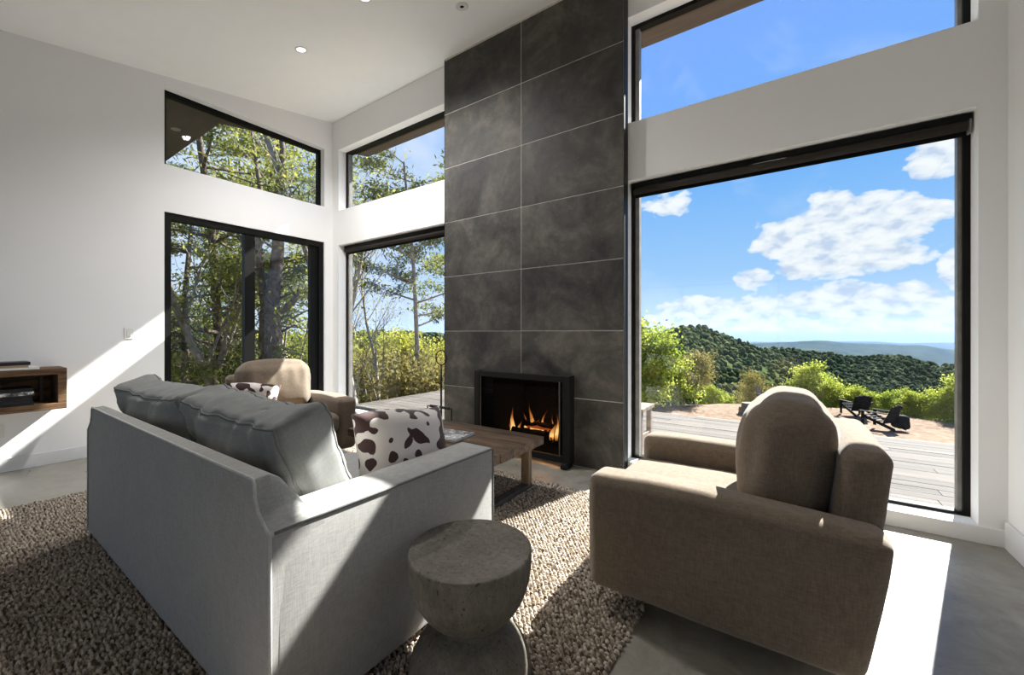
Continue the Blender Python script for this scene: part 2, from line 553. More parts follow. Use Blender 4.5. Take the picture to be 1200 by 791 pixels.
class MB:
    """collects shapes and links them as ONE mesh object"""

    def __init__(self):
        self.v = []
        self.f = []

    def add(self, vs, fs):
        n = len(self.v)
        self.v += [tuple(p) for p in vs]
        self.f += [tuple(i + n for i in f) for f in fs]
        return self

    def box(self, x0, x1, y0, y1, z0, z1, mat=None):
        vs = [Vector(p) for p in ((x0, y0, z0), (x1, y0, z0), (x1, y1, z0), (x0, y1, z0), (x0, y0, z1), (x1, y0, z1), (x1, y1, z1), (x0, y1, z1))]
        if mat is not None:
            vs = [mat @ p for p in vs]
        return self.add(vs, [(0, 3, 2, 1), (4, 5, 6, 7), (0, 1, 5, 4), (1, 2, 6, 5), (2, 3, 7, 6), (3, 0, 4, 7)])

    def tube(self, pts, rad, n=8, closed=False, caps=True):
        pts = [Vector(p) for p in pts]
        if isinstance(rad, (int, float)):
            rad = [rad] * len(pts)
        vs, fs = [], []
        K = len(pts)
        prev = None
        for i, p in enumerate(pts):
            a = pts[(i - 1) % K] if (closed or i > 0) else p
            c = pts[(i + 1) % K] if (closed or i < K - 1) else p
            t = (c - a)
            if t.length < 1e-9:
                t = Vector((0, 0, 1))
            t.normalize()
            if prev is None:
                ref = Vector((0, 0, 1)) if abs(t.z) < 0.9 else Vector((1, 0, 0))
                s = t.cross(ref).normalized()
            else:
                s = (prev - t * prev.dot(t))
                s = s.normalized() if s.length > 1e-6 else t.cross(Vector((0, 0, 1))).normalized()
            prev = s
            b = t.cross(s)
            for k in range(n):
                an = 2 * PI * k / n
                vs.append(p + (s * math.cos(an) + b * math.sin(an)) * rad[i])
        for i in range(K if closed else K - 1):
            j = (i + 1) % K
            for k in range(n):
                l = (k + 1) % n
                fs.append((i * n + k, i * n + l, j * n + l, j * n + k))
        if not closed and caps:
            fs.append(tuple(reversed(range(n))))
            fs.append(tuple(range((K - 1) * n, K * n)))
        return self.add(vs, fs)

    def lathe(self, prof, n=48, loc=(0, 0, 0)):
        vs, fs = [], []
        for r, z in prof:
            for k in range(n):
                a = 2 * PI * k / n
                vs.append((loc[0] + r * math.cos(a), loc[1] + r * math.sin(a), loc[2] + z))
        for i in range(len(prof) - 1):
            for k in range(n):
                l = (k + 1) % n
                fs.append((i * n + k, i * n + l, (i + 1) * n + l, (i + 1) * n + k))
        return self.add(vs, fs)

    def prism(self, poly, y0, y1, axis='y'):
        """poly of (a,b) points extruded along the axis: y -> (a,y,b), z -> (a,b,z)"""
        n = len(poly)
        if axis == 'y':
            vs = [(a, y0, b) for a, b in poly] + [(a, y1, b) for a, b in poly]
        elif axis == 'x':
            vs = [(y0, a, b) for a, b in poly] + [(y1, a, b) for a, b in poly]
        else:
            vs = [(a, b, y0) for a, b in poly] + [(a, b, y1) for a, b in poly]
        fs = [tuple(range(n)), tuple(reversed(range(n, 2 * n)))]
        fs += [(i, i + n, (i + 1) % n + n, (i + 1) % n) for i in range(n)]
        return self.add(vs, fs)

    def build(self, name, mat, parent=None, smooth=False, bevel=0.0, seg=2, loc=None, rot=None):
        me = bpy.data.meshes.new(name)
        me.from_pydata(self.v, [], self.f)
        me.validate()
        bm = bmesh.new()
        bm.from_mesh(me)
        bmesh.ops.recalc_face_normals(bm, faces=bm.faces)
        bm.to_mesh(me)
        bm.free()
        me.materials.append(mat)
        if smooth:
            me.shade_smooth()
        o = bpy.data.objects.new(name, me)
        COL.objects.link(o)
        if parent is not None:
            o.parent = parent
        if loc is not None:
            o.location = loc
        if rot is not None:
            o.rotation_euler = rot
        if bevel:
            b = o.modifiers.new('bevel', 'BEVEL')
            b.width = bevel
            b.segments = seg
            b.limit_method = 'ANGLE'
            b.angle_limit = math.radians(40)
            if seg > 2:
                me.shade_smooth()
                b.harden_normals = True
        return o


def np_mesh(name, verts, faces, mat, parent=None, smooth=False):
    """fast mesh from numpy arrays; faces all the same size"""
    me = bpy.data.meshes.new(name)
    verts = np.asarray(verts, dtype=np.float32)
    faces = np.asarray(faces, dtype=np.int32)
    k = faces.shape[1]
    me.vertices.add(len(verts))
    me.vertices.foreach_set('co', verts.ravel())
    me.loops.add(faces.size)
    me.loops.foreach_set('vertex_index', faces.ravel())
    me.polygons.add(len(faces))
    me.polygons.foreach_set('loop_start', np.arange(0, faces.size, k, dtype=np.int32))
    me.update(calc_edges=True)
    me.materials.append(mat)
    if smooth:
        me.shade_smooth()
    o = bpy.data.objects.new(name, me)
    COL.objects.link(o)
    if parent is not None:
        o.parent = parent
    return o


def soft_box(name, size, r, mat, parent=None, loc=(0, 0, 0), rot=(0, 0, 0), bulge=(0, 0, 0), nz_amp=0.0, nz_scale=4.0, seed=0,
             n=16, warp=None, m=5, piping=None):
    """rounded upholstered block: bulge = how far the faces across x, y, z swell; warp = function of the local point"""
    hx, hy, hz = (s / 2 for s in size)
    half = (hx, hy, hz)

    def axis_pts(h, cnt):
        rr = min(r, h * 0.98)
        inner = h - rr
        e = [inner + rr * math.tan(PI / 4 * k / m) for k in range(m + 1)]
        mid = [-inner + 2 * inner * k / cnt for k in range(1, cnt)] if inner > 1e-4 else [0.0]
        return [-x for x in reversed(e)] + mid + e

    big = max(half)
    A = [axis_pts(h, max(3, int(n * h / big))) for h in half]
    idx = {}
    vs, fs = [], []

    def vid(p):
        key = (round(p[0], 5), round(p[1], 5), round(p[2], 5))
        if key not in idx:
            idx[key] = len(vs)
            vs.append(p)
        return idx[key]

    for ax in range(3):
        b, c = [i for i in range(3) if i != ax]
        for sgn in (-1, 1):
            for i in range(len(A[b]) - 1):
                for j in range(len(A[c]) - 1):
                    q = []
                    for (ii, jj) in ((i, j), (i + 1, j), (i + 1, j + 1), (i, j + 1)):
                        p = [0, 0, 0]
                        p[ax] = sgn * half[ax]
                        p[b] = A[b][ii]
                        p[c] = A[c][jj]
                        q.append(vid(tuple(p)))
                    fs.append(tuple(q))
    off = Vector((seed * 7.3, seed * 3.1, seed * 5.7))

    def deform(p):
        rr = [min(r, h * 0.98) for h in half]
        q = [max(-(h - k), min(h - k, c)) for c, h, k in zip(p, half, rr)]
        d = Vector([(c - s) / k for c, s, k in zip(p, q, rr)])
        nrm = d.normalized() if d.length > 0 else d
        w = Vector([s + a * k for s, a, k in zip(q, nrm, rr)])
        u = [c / h for c, h in zip(p, half)]
        w.x += bulge[0] * nrm.x * (1 - u[1] ** 2) * (1 - u[2] ** 2)
        w.y += bulge[1] * nrm.y * (1 - u[0] ** 2) * (1 - u[2] ** 2)
        w.z += bulge[2] * nrm.z * (1 - u[0] ** 2) * (1 - u[1] ** 2)
        if nz_amp:
            w += nrm * nz_amp * (noise.noise((w + off) * nz_scale) + 0.5 * noise.noise((w + off) * nz_scale * 2.7))
        if warp:
            w = warp(w)
        return w

    out = [deform(p) for p in vs]
    b = MB().add(out, fs)
    o = b.build(name, mat, parent, smooth=True, loc=loc, rot=rot)
    if piping is not None:
        A2 = axis_pts(hx, 26), axis_pts(hz, 16)
        ring = [(x, -hz) for x in A2[0][:-1]] + [(hx, z) for z in A2[1][:-1]] + [(x, hz) for x in reversed(A2[0][1:])] + [(-hx, z) for z in reversed(A2[1][1:])]
        for sy in (-1, 1):
            MB().tube([deform((x, sy * hy, z)) for x, z in ring], 0.0055, 6, closed=True).build('piping', piping, o, smooth=True)
    return o



# ------------------------------------------------------------ room shell
DB, XA, XC, YBACK = 3.47, -5.65, 1.02, -5.2
SL = 0.165


def ceil_z(y):
    return 4.36 + SL * (y - DB)


def struct(o):
    o['kind'] = 'structure'
    return o


def wall_mb(axis, fixed0, fixed1, a0, a1, z0, z1, holes, slope=False):
    """wall slab with rectangular holes; axis = direction it runs along"""
    mb = MB()
    cuts = sorted({a0, a1, *[h[0] for h in holes], *[h[1] for h in holes]})
    for i in range(len(cuts) - 1):
        c0, c1 = cuts[i], cuts[i + 1]
        hs = sorted([(h[2], h[3]) for h in holes if h[0] <= c0 + 1e-6 and h[1] >= c1 - 1e-6])
        z = z0
        segs = []
        for (h0, h1) in hs:
            if h0 > z + 1e-6:
                segs.append((z, h0))
            z = h1
        segs.append((z, z1))
        for (s0, s1) in segs:
            n = len(mb.v)
            if axis == 'x':
                mb.box(c0, c1, fixed0, fixed1, s0, s1)
            else:
                mb.box(fixed0, fixed1, c0, c1, s0, s1)
            if slope:
                for k in range(n, len(mb.v)):
                    x, y, zz = mb.v[k]
                    if zz == z1:
                        mb.v[k] = (x, y, ceil_z(y) + 0.06)
    return mb


WB_HOLES = [(-5.50, -3.20, 3.02, 3.92), (-5.50, -3.20, 0.10, 2.51), (-1.168, 0.906, 3.04, 3.96), (-1.168, 0.906, 0.10, 2.54),
            (-2.56, -1.76, 0.06, 0.74)]
WA_HOLES = [(1.49, 3.34, 3.07, 3.93), (1.49, 3.34, 0.02, 2.55)]
BK_HOLES = [(-5.0, -0.2, 0.1, 2.6)]  # opening for the unseen window added as fill light
struct(wall_mb('x', DB, DB + 0.2, XA - 0.2, XC + 0.2, -0.1, 4.36, WB_HOLES).build('wall_window_side', M['wall']))
struct(wall_mb('y', XA - 0.2, XA, YBACK - 0.2, DB, -0.1, 9, WA_HOLES, True).build('wall_left', M['wall']))
struct(wall_mb('y', XC, XC + 0.2, YBACK - 0.2, DB, -0.1, 9, [], True).build('wall_right', M['wall']))
struct(wall_mb('x', YBACK - 0.2, YBACK, XA, XC, -0.1, ceil_z(YBACK), BK_HOLES).build('wall_back', M['wall']))
struct(MB().box(XA - 0.2, XC + 0.2, YBACK - 0.2, DB + 0.02, -0.12, 0.0).build('floor', M['concrete']))
# sloped ceiling (rises towards the fireplace wall)
cl = MB()
y0, y1 = YBACK - 0.2, DB + 0.2
cl.prism([(y0, ceil_z(y0)), (y1, ceil_z(y1)), (y1, ceil_z(y1) + 0.12), (y0, ceil_z(y0) + 0.12)], XA - 0.2, XC + 0.2, 'x')
struct(cl.build('ceiling', M['ceiling']))

# baseboards
struct(MB().box(XA, XA + 0.016, YBACK, 1.45, 0, 0.12).build('baseboard_left', M['trim'], bevel=0.003))
struct(MB().box(-1.14, XC, DB - 0.016, DB, 0, 0.098).build('baseboard_window_side', M['trim'], bevel=0.003))
struct(MB().box(XA + 0.016, -3.26, DB - 0.016, DB, 0, 0.098).build('baseboard_window_side.001', M['trim'], bevel=0.003))
struct(MB().box(XC - 0.018, XC, YBACK, DB - 0.016, 0, 0.15).build('baseboard_right', M['trim'], bevel=0.003))

# ------------------------------------------------------------ windows
FY = DB + 0.12


def window_x(name, x0, x1, z0, z1, left_grey=False, bottom=True):
    w = struct(empty(name, ((x0 + x1) / 2, FY, z0)))
    ox, oy, oz = w.location
    t = 0.032

    def bar(nm, a, b, c, d, e, f, m=M['frame']):
        return MB().box(a - ox, b - ox, c - oy, d - oy, e - oz, f - oz).build(nm, m, w)
    bar('window_frame', x0, x0 + t, FY, FY + 0.07, z0, z1)
    bar('window_frame', x1 - t, x1, FY, FY + 0.07, z0, z1)
    bar('window_frame', x0 + t, x1 - t, FY, FY + 0.07, z1 - t, z1)
    bar('window_frame', x0 + t, x1 - t, FY, FY + 0.07, z0, z0 + 0.02)
    bar('glazing_bead', x0 + t, x0 + t + 0.035, FY + 0.015, FY + 0.07, z0 + 0.02, z1 - t, M['jamb'])
    bar('glazing_bead', x1 - t - 0.02, x1 - t, FY + 0.02, FY + 0.07, z0 + 0.02, z1 - t, M['jamb'])
    g = bar('glass_pane', x0 + t, x1 - t, FY + 0.045, FY + 0.051, z0 + 0.02, z1 - t, M['glass'])
    return w


window_x('window_1', -5.50, -3.20, 3.02, 3.92)
window_x('window_2', -5.50, -3.20, 0.10, 2.51)
window_x('window_3', -1.168, 0.906, 3.04, 3.96)
window_x('window_4', -1.168, 0.906, 0.10, 2.54)

# left wall: clerestory window and the wide sliding door below it
FX = XA - 0.10
w = struct(empty('window_5', (FX, 2.41, 3.07)))
for (a, b, c, d) in ((1.49, 1.53, 0, 0.86), (3.30, 3.34, 0, 0.86), (1.53, 3.30, 0.81, 0.86), (1.53, 3.30, 0, 0.02)):
    MB().box(-0.07, 0, a - 2.41, b - 2.41, c, d).build('window_frame', M['frame'], w)
MB().box(-0.045, -0.04, 1.53 - 2.41, 3.30 - 2.41, 0.02, 0.81).build('glass_pane', M['glass'], w)
FX = XA - 0.025
w = struct(empty('door_1', (FX, 2.41, 0.02)))
for nm, (a, b, c, d), dx in (('door_frame', (1.49, 1.555, 0, 2.53), 0), ('door_frame', (3.27, 3.34, 0, 2.53), 0), ('door_frame', (1.555, 3.27, 2.455, 2.53), 0),
                             ('door_frame', (1.555, 3.27, 0, 0.08), 0), ('door_stile', (2.30, 2.42, 0.08, 2.455), -0.02),
                             ('door_stile', (3.16, 3.27, 0.08, 2.455), -0.04)):
    MB().box(-0.10, dx, a - 2.41, b - 2.41, c, d).build(nm, M['frame'], w)
MB().box(-0.06, -0.054, 1.555 - 2.41, 2.30 - 2.41, 0.08, 2.455).build('glass_pane', M['glass'], w)
MB().box(-0.08, -0.074, 2.42 - 2.41, 3.16 - 2.41, 0.08, 2.455).build('glass_pane', M['glass'], w)
# unseen wide window added behind the viewer to bring in fill daylight
w = struct(empty('added_fill_window', (-2.6, YBACK - 0.1, 0.1)))
for (a, b, c, d) in ((-2.4, -2.34, 0, 2.5), (2.34, 2.4, 0, 2.5), (-2.34, 2.34, 2.44, 2.5), (-2.34, 2.34, 0, 0.06), (-0.03, 0.03, 0.06, 2.44)):
    MB().box(a, b, -0.03, 0.03, c, d).build('window_frame', M['frame'], w)
for a, b in ((-2.34, -0.03), (0.03, 2.34)):
    MB().box(a, b, -0.003, 0.003, 0.06, 2.44).build('glass_pane', M['glass'], w)

# roller blinds rolled up at the head of the two tall windows
for (x0, x1, zt, lab) in ((-5.46, -3.26, 2.505, 'dark rolled-up roller blind across the tall window left of the fireplace'),
                          (-1.15, 0.90, 2.535, 'dark rolled-up roller blind across the big picture window')):
    b = empty('roller_blind', ((x0 + x1) / 2, DB + 0.07, zt - 0.1), 0, lab, 'blind', 'rolled-up roller blinds')
    hw = (x1 - x0) / 2
    MB().box(-hw, hw, -0.005, 0.048, 0.055, 0.098).build('head_rail', M['frame'], b, bevel=0.004)
    mb = MB()
    mb.tube([(-hw + 0.02, 0.012, 0.028), (hw - 0.02, 0.012, 0.028)], 0.030, 20)
    mb.build('fabric_roll', M['shade'], b, smooth=True)
    MB().box(-hw + 0.02, hw - 0.02, 0.034, 0.044, -0.025, 0.03).build('hem_bar', M['frame'], b, bevel=0.003)
    MB().box(hw - 0.014, hw - 0.004, -0.01, 0.04, -0.02, 0.06).build('bracket', M['jamb'], b)

# ------------------------------------------------------------ chimney breast with slate tiles
CHX0, CHX1, CHY = -3.253, -1.162, 3.372
ch = struct(empty('wall_chimney', ((CHX0 + CHX1) / 2, CHY, 0)))
cxm = ch.location.x
TH, TT, J = 0.6175, 0.012, 0.008
core = MB()
zt = ceil_z(CHY) + 0.02
fo = (-2.56, -1.76, 0.06, 0.74)          # fire opening
cy0 = 0.0035
for (a, b, c, d) in ((CHX0 + 0.001, fo[0], 0, zt), (fo[1], CHX1 - 0.001, 0, zt), (fo[0], fo[1], fo[3], zt), (fo[0], fo[1], 0, fo[2])):
    core.box(a - cxm, b - cxm, cy0 - 0.0005, DB - CHY, c, d)
core.build('chimney_core', M['grout'], ch)
for row in range(7):
    for colm in range(2):
        a = CHX0 + (CHX1 - CHX0) / 2 * colm + J / 2
        b = a + (CHX1 - CHX0) / 2 - J
        c, d = row * TH + J / 2, min((row + 1) * TH - J / 2, ceil_z(CHY) - 0.002)
        mb = MB()
        rects = [(a, b, c, d)]
        if c < fo[3]:
            rects = []
            if a < fo[0]:
                rects.append((a, min(b, fo[0]), c, d))
            if b > fo[1]:
                rects.append((max(a, fo[1]), b, c, d))
            if d > fo[3]:
                rects.append((max(a, fo[0]), min(b, fo[1]), fo[3], d))
        for r_ in rects:
            mb.box(r_[0] - cxm, r_[1] - cxm, 0, TT, r_[2], r_[3])
        mb.build('tile', M['tile'], ch)
MB().box(CHX0 - cxm - 0.004, CHX0 - cxm + 0.001, 0.0, DB - CHY, 0, ceil_z(CHY) - 0.003).build('edge_trim', M['iron'], ch)
MB().box(CHX1 - cxm - 0.001, CHX1 - cxm + 0.004, 0.0, DB - CHY, 0, ceil_z(CHY) - 0.003).build('edge_trim', M['iron'], ch)
# firebox behind the opening
fb = MB()
fx0, fx1, fz0, fz1, fy1 = fo[0], fo[1], fo[2], fo[3], 4.0
fb.box(fx0 - 0.03, fx0, DB + 0.005, fy1, fz0 - 0.03, fz1 + 0.03)
fb.box(fx1, fx1 + 0.03, DB + 0.005, fy1, fz0 - 0.03, fz1 + 0.03)
fb.box(fx0, fx1, fy1 - 0.03, fy1, fz0 - 0.03, fz1 + 0.03)
fb.box(fx0, fx1, DB - 0.08, fy1 - 0.03, fz0 - 0.03, fz0 - 0.001)
fb.box(fx0, fx1, DB + 0.005, fy1 - 0.03, fz1 + 0.001, fz1 + 0.03)
fb.v = [(x - cxm, y - CHY, z) for x, y, z in fb.v]
for (a, b, c, d) in ((fx0, fx0 + 0.004, fz0, fz1), (fx1 - 0.004, fx1, fz0, fz1), (fx0 + 0.004, fx1 - 0.004, fz1 - 0.004, fz1), (fx0 + 0.004, fx1 - 0.004, fz0, fz0 + 0.004)):
    fb.box(a - cxm, b - cxm, 0.001, DB + 0.2 - CHY, c, d)
fb.build('firebox', M['soot'], ch)

# fire: grate, logs, flames
grate = empty('fire_grate', (-2.2, 3.68, fz0), 0, 'black iron grate holding burning logs in the fireplace', 'grate')
for k in range(7):
    x = -0.24 + 0.08 * k
    MB().tube([(x, -0.14, 0.11), (x, -0.12, 0.05), (x, 0.12, 0.05), (x, 0.14, 0.10)], 0.007, 6).build('bar', M['iron'], grate)
for x in (-0.24, 0.24):
    for y in (-0.10, 0.10):
        MB().tube([(x, y, 0.0), (x, y, 0.05)], 0.008, 6).build('leg', M['iron'], grate)
random.seed(5)
for k, (x, y, z, ln, r, rz, ry, lab) in enumerate((
        (-2.24, 3.60, 0.165, 0.44, 0.042, 0.08, 0.0, 'charred log across the front of the grate, edged with embers'),
        (-2.18, 3.73, 0.165, 0.46, 0.045, -0.1, 0.0, 'charred log across the back of the grate'),
        (-2.12, 3.66, 0.245, 0.42, 0.035, 0.30, 0.10, 'charred log laid on top of the two others in the fire'))):
    lg = MB()
    pts, rad = [], []
    for i in range(9):
        t = i / 8 - 0.5
        pts.append((t * ln, 0.008 * math.sin(i * 1.7), 0.006 * math.cos(i * 2.1)))
        rad.append(r * (0.92 + 0.16 * random.random()))
    lg.tube(pts, rad, 12)
    o = lg.build('firewood_log', M['log'], None, smooth=True, loc=(x, y, z), rot=(0, ry, rz))
    setp(o, lab, 'log', 'logs in the fire')
    em = MB()
    em.tube([(p[0], p[1] - r * 0.62, p[2] - r * 0.55) for p in pts[1:-2]], [0.012, 0.016, 0.02, 0.018, 0.014, 0.008], 6)
    em.build('embers', M['ember'], o)
fire = empty('fire', (-2.2, 3.66, 0.17), 0, 'orange and yellow flames burning behind the black fire screen', 'fire')


def flame(x, y, w, h, lean, seed):
    random.seed(seed)
    mb = MB()
    pts, rad = [], []
    for i in range(13):
        t = i / 12
        pts.append((x + lean * t * t + 0.016 * math.sin(t * 7 + seed) * t, y + 0.008 * math.cos(t * 6 + seed), -0.05 + h * t))
        rad.append(max(0.0015, w * (math.sin(PI * min(1, (t * 0.86 + 0.14)) ** 0.75)) * (1 - t) ** 0.55))
    mb.tube(pts, rad, 10)
    mb.build('flame_tongue', M['flame'], fire, smooth=True)


for a in ((-0.26, -0.05, 0.030, 0.30, -0.035, 1), (-0.21, -0.02, 0.022, 0.16, 0.02, 2), (-0.15, 0.03, 0.020, 0.24, -0.04, 3), (-0.10, -0.04, 0.024, 0.13, 0.02, 4),
          (-0.03, -0.04, 0.034, 0.36, -0.025, 5), (0.02, -0.02, 0.040, 0.21, 0.03, 6), (0.05, 0.03, 0.020, 0.30, 0.05, 7), (0.14, 0.0, 0.018, 0.13, 0.0, 8),
          (0.20, -0.03, 0.030, 0.20, 0.05, 9), (0.25, -0.02, 0.022, 0.29, 0.015, 10), (0.17, 0.03, 0.016, 0.25, 0.02, 11), (-0.33, 0.0, 0.014, 0.12, 0.0, 12)):
    flame(*a)
fl_l = bpy.data.lights.new('fire_glow', 'POINT')
fl_l.energy = 6
fl_l.color = (1.0, 0.42, 0.12)
fl_l.shadow_soft_size = 0.12
flo = bpy.data.objects.new('fire_glow', fl_l)
flo.location = (0.05, 0, 0.12)
flo.parent = fire
COL.objects.link(flo)

# fire screen standing in front of the opening
fs = empty('fire_screen', (-2.165, 3.27, 0), 0, 'black metal fire screen with mesh panel standing before the fireplace', 'fire screen')
W2, SH = 0.515, 0.825
for s in (-1, 1):
    MB().box(s * W2 - 0.035, s * W2 + 0.035, -0.02, 0.02, 0.0, SH).build('side_frame', M['iron'], fs, bevel=0.004)
    MB().box(s * (W2 + 0.02) - 0.008, s * (W2 + 0.02) + 0.008, 0.02, 0.095, 0.03, SH).build('side_wing', M['iron'], fs)
    MB().box(s * W2 - 0.03, s * W2 + 0.03, -0.075, 0.075, 0.0, 0.05).build('foot', M['iron'], fs, bevel=0.012)
MB().box(-W2 + 0.035, W2 - 0.035, -0.02, 0.02, SH - 0.055, SH).build('top_rail', M['iron'], fs, bevel=0.004)
MB().box(-W2 + 0.035, W2 - 0.035, -0.02, 0.02, 0.04, 0.10).build('bottom_rail', M['iron'], fs, bevel=0.004)
for s in (-1, 1):
    MB().tube([(s * 0.455, -0.026, 0.10), (s * 0.455, -0.026, 0.77)], 0.006, 8).build('inner_rod', M['steel'], fs)
MB().box(-W2 + 0.035, W2 - 0.035, 0.002, 0.006, 0.10, SH - 0.055).build('mesh_panel', M['screen'], fs)

# fireplace tool stand with a ring handle
ts = empty('fireplace_tool_stand', (-3.06, 3.12, 0), 0, 'thin black iron stand with a ring handle left of the fireplace', 'tool stand')
MB().lathe([(0.0, 0.0), (0.10, 0.0), (0.10, 0.012), (0.02, 0.022), (0.0, 0.022)], 24).build('base', M['iron'], ts, smooth=False)
MB().tube([(0, 0, 0.02), (0, 0, 0.87)], 0.010, 10).build('pole', M['iron'], ts, smooth=True)
rg = [(0.078 * math.cos(2 * PI * k / 28), 0, 0.95 + 0.078 * math.sin(2 * PI * k / 28)) for k in range(28)]
MB().tube(rg, 0.006, 8, closed=True).build('ring_handle', M['iron'], ts, smooth=True)
rk = empty('firewood_rack', (-2.97, 3.00, 0), 0, 'low black iron frame with upright loop beside the tool stand', 'rack')
MB().tube([(-0.17, 0, 0.012), (-0.17, 0, 0.45), (0.17, 0, 0.45), (0.17, 0, 0.012)], 0.007, 8).build('loop_frame', M['iron'], rk)
MB().tube([(-0.13, 0, 0.45), (0.14, 0, 0.45)], 0.013, 10).build('grip', M['iron'], rk)
MB().box(-0.19, 0.19, -0.06, 0.12, 0.0, 0.02).build('base', M['iron'], rk)
MB().box(-0.17, 0.17, -0.008, 0.008, 0.24, 0.265).build('cross_bar', M['iron'], rk)

# ------------------------------------------------------------ ceiling lamps
LAMPS = [(-4.17, 2.21, True), (-2.51, 2.83, False), (-3.06, 2.18, True)]
for i, (x, y, on) in enumerate(LAMPS):
    lab = ('lit round white recessed lamp in the ceiling above the sofa' if i == 0 else
           'small round ceiling fitting with a dark centre near the chimney' if i == 1 else
           'round white recessed lamp cut off by the top of the picture')
    z = ceil_z(y)
    r = empty('recessed_lamp', (x, y, z), 0, lab, 'lamp', 'recessed ceiling lamps')
    r.rotation_euler = (math.atan(SL), 0, 0)
    sc = 1.0
    MB().lathe([(0.058, -0.001), (0.060, -0.006), (0.048, -0.008), (0.042, -0.004)], 32).build('trim_ring', M['white_plastic'], r, smooth=True)
    if on:
        MB().lathe([(0.0, -0.004), (0.042, -0.004)], 32).build('lens', M['lamp_on'], r)
    else:
        MB().lathe([(0.018, -0.006), (0.042, -0.005)], 32).build('baffle', M['white_plastic'], r)
        MB().lathe([(0.0, -0.007), (0.0185, -0.0065)], 24).build('lens', M['black_plastic'], r)
    if on:
        ld = bpy.data.lights.new('lamp_light', 'SPOT')
        ld.energy = LAMP_W
        ld.spot_size = math.radians(150)
        ld.spot_blend = 0.8
        ld.shadow_soft_size = 0.05
        ld.color = (1.0, 0.98, 0.96)
        lo = bpy.data.objects.new('lamp_light', ld)
        lo.location = (0, 0, -0.02)
        lo.parent = r
        COL.objects.link(lo)

# ------------------------------------------------------------ things on the left wall
sw = empty('light_switch', (XA, 1.20, 1.21), 0, 'white light switch on the wall left of the sliding door', 'switch')
MB().box(0, 0.006, -0.036, 0.036, -0.058, 0.058).build('plate', M['white_plastic'], sw, bevel=0.002)
MB().box(0.006, 0.010, -0.016, 0.016, -0.034, 0.034).build('rocker', M['white_plastic'], sw, bevel=0.001)
ot = empty('wall_outlet', (XA, 0.36, 0.36), 0, 'white wall socket below the floating shelf at the left edge', 'outlet')
MB().box(0, 0.006, -0.036, 0.036, -0.058, 0.058).build('plate', M['white_plastic'], ot, bevel=0.002)
for z in (-0.025, 0.025):
    MB().box(0.006, 0.009, -0.016, 0.016, z - 0.014, z + 0.014).build('socket', M['white_plastic'], ot)

SY0, SY1, SZ0, SZ1, SD, ST = -0.75, 0.72, 0.545, 0.905, 0.34, 0.055
sh = empty('floating_shelf', (XA, 0, SZ0), 0, 'rustic dark wooden box shelf floating on the left wall', 'shelf')
MB().box(0, SD, SY0, SY1, SZ1 - SZ0 - ST, SZ1 - SZ0).build('top_board', M['shelf'], sh, bevel=0.004)
MB().box(0, SD, SY0, SY1, 0, ST).build('bottom_board', M['shelf'], sh, bevel=0.004)
MB().box(0, SD, SY1 - ST, SY1, ST, SZ1 - SZ0 - ST).build('side_board', M['shelf'], sh, bevel=0.003)
MB().box(0, SD, SY0, SY0 + ST, ST, SZ1 - SZ0 - ST).build('side_board', M['shelf'], sh, bevel=0.003)
MB().box(0.001, 0.012, SY0 + ST, SY1 - ST, ST, SZ1 - SZ0 - ST).build('back_board', M['shelf'], sh)


def book(x, y1, z, ln, wd, th, cover, lab, grp, rz=0.0, nm='book', cat='book'):
    """spine towards the room (+x)"""
    b = empty(nm, (x, y1 - ln / 2, z), rz, lab, cat, grp)
    t = 0.003
    MB().box(-wd / 2, wd / 2, -ln / 2, ln / 2, 0, t).build('cover', cover, b)
    MB().box(-wd / 2, wd / 2, -ln / 2, ln / 2, th - t, th).build('cover', cover, b)
    MB().box(wd / 2 - t, wd / 2, -ln / 2, ln / 2, t, th - t).build('spine', cover, b)
    MB().box(-wd / 2 + 0.004, wd / 2 - t, -ln / 2 + 0.004, ln / 2 - 0.004, t, th - t).build('pages', M['paper'], b)
    return b


book(-5.44, 0.56, SZ1, 0.42, 0.26, 0.018, M['whitecover'], 'white book at the bottom of the stack on top of the shelf', 'books on the shelf')
book(-5.44, 0.50, SZ1 + 0.018, 0.40, 0.25, 0.020, M['tancover'], 'tan book in the middle of the stack on top of the shelf', 'books on the shelf')
book(-5.44, 0.51, SZ1 + 0.038, 0.40, 0.25, 0.027, M['darkcover'], 'black book on top of the stack on the shelf', 'books on the shelf')
for k in range(5):
    book(-5.45, 0.53 - 0.006 * (k % 3), SZ0 + ST + 0.029 * k, 0.36, 0.26, 0.028, M['darkcover'] if k != 3 else M['mag'],
         ['thick magazine at the bottom of the stack inside the box shelf', 'second magazine from the bottom inside the box shelf',
          'middle magazine of the five inside the box shelf', 'grey patterned magazine inside the box shelf, fourth up',
          'topmost dark magazine of the stack inside the box shelf'][k], 'magazines inside the shelf', nm='magazine', cat='magazine')
for k in range(4):
    book(-5.45, 0.13 - 0.008 * (k % 2), SZ0 + ST + 0.029 * k, 0.34, 0.26, 0.028, M['darkcover'],
         ['lowest magazine of the stack at the cut-off left part of the shelf', 'second magazine of the stack at the cut-off left part of the shelf',
          'third magazine of the stack at the cut-off left part of the shelf', 'top magazine of the stack at the cut-off left part of the shelf'][k],
         'magazines inside the shelf', nm='magazine', cat='magazine')
st = empty('shelf_bracket_light', (-5.60, 0.60, SZ0 + ST), 0, 'thin grey upright strip at the back of the box shelf', 'strip')
MB().box(-0.006, 0.006, -0.01, 0.01, 0, 0.22).build('strip', M['steel'], st)

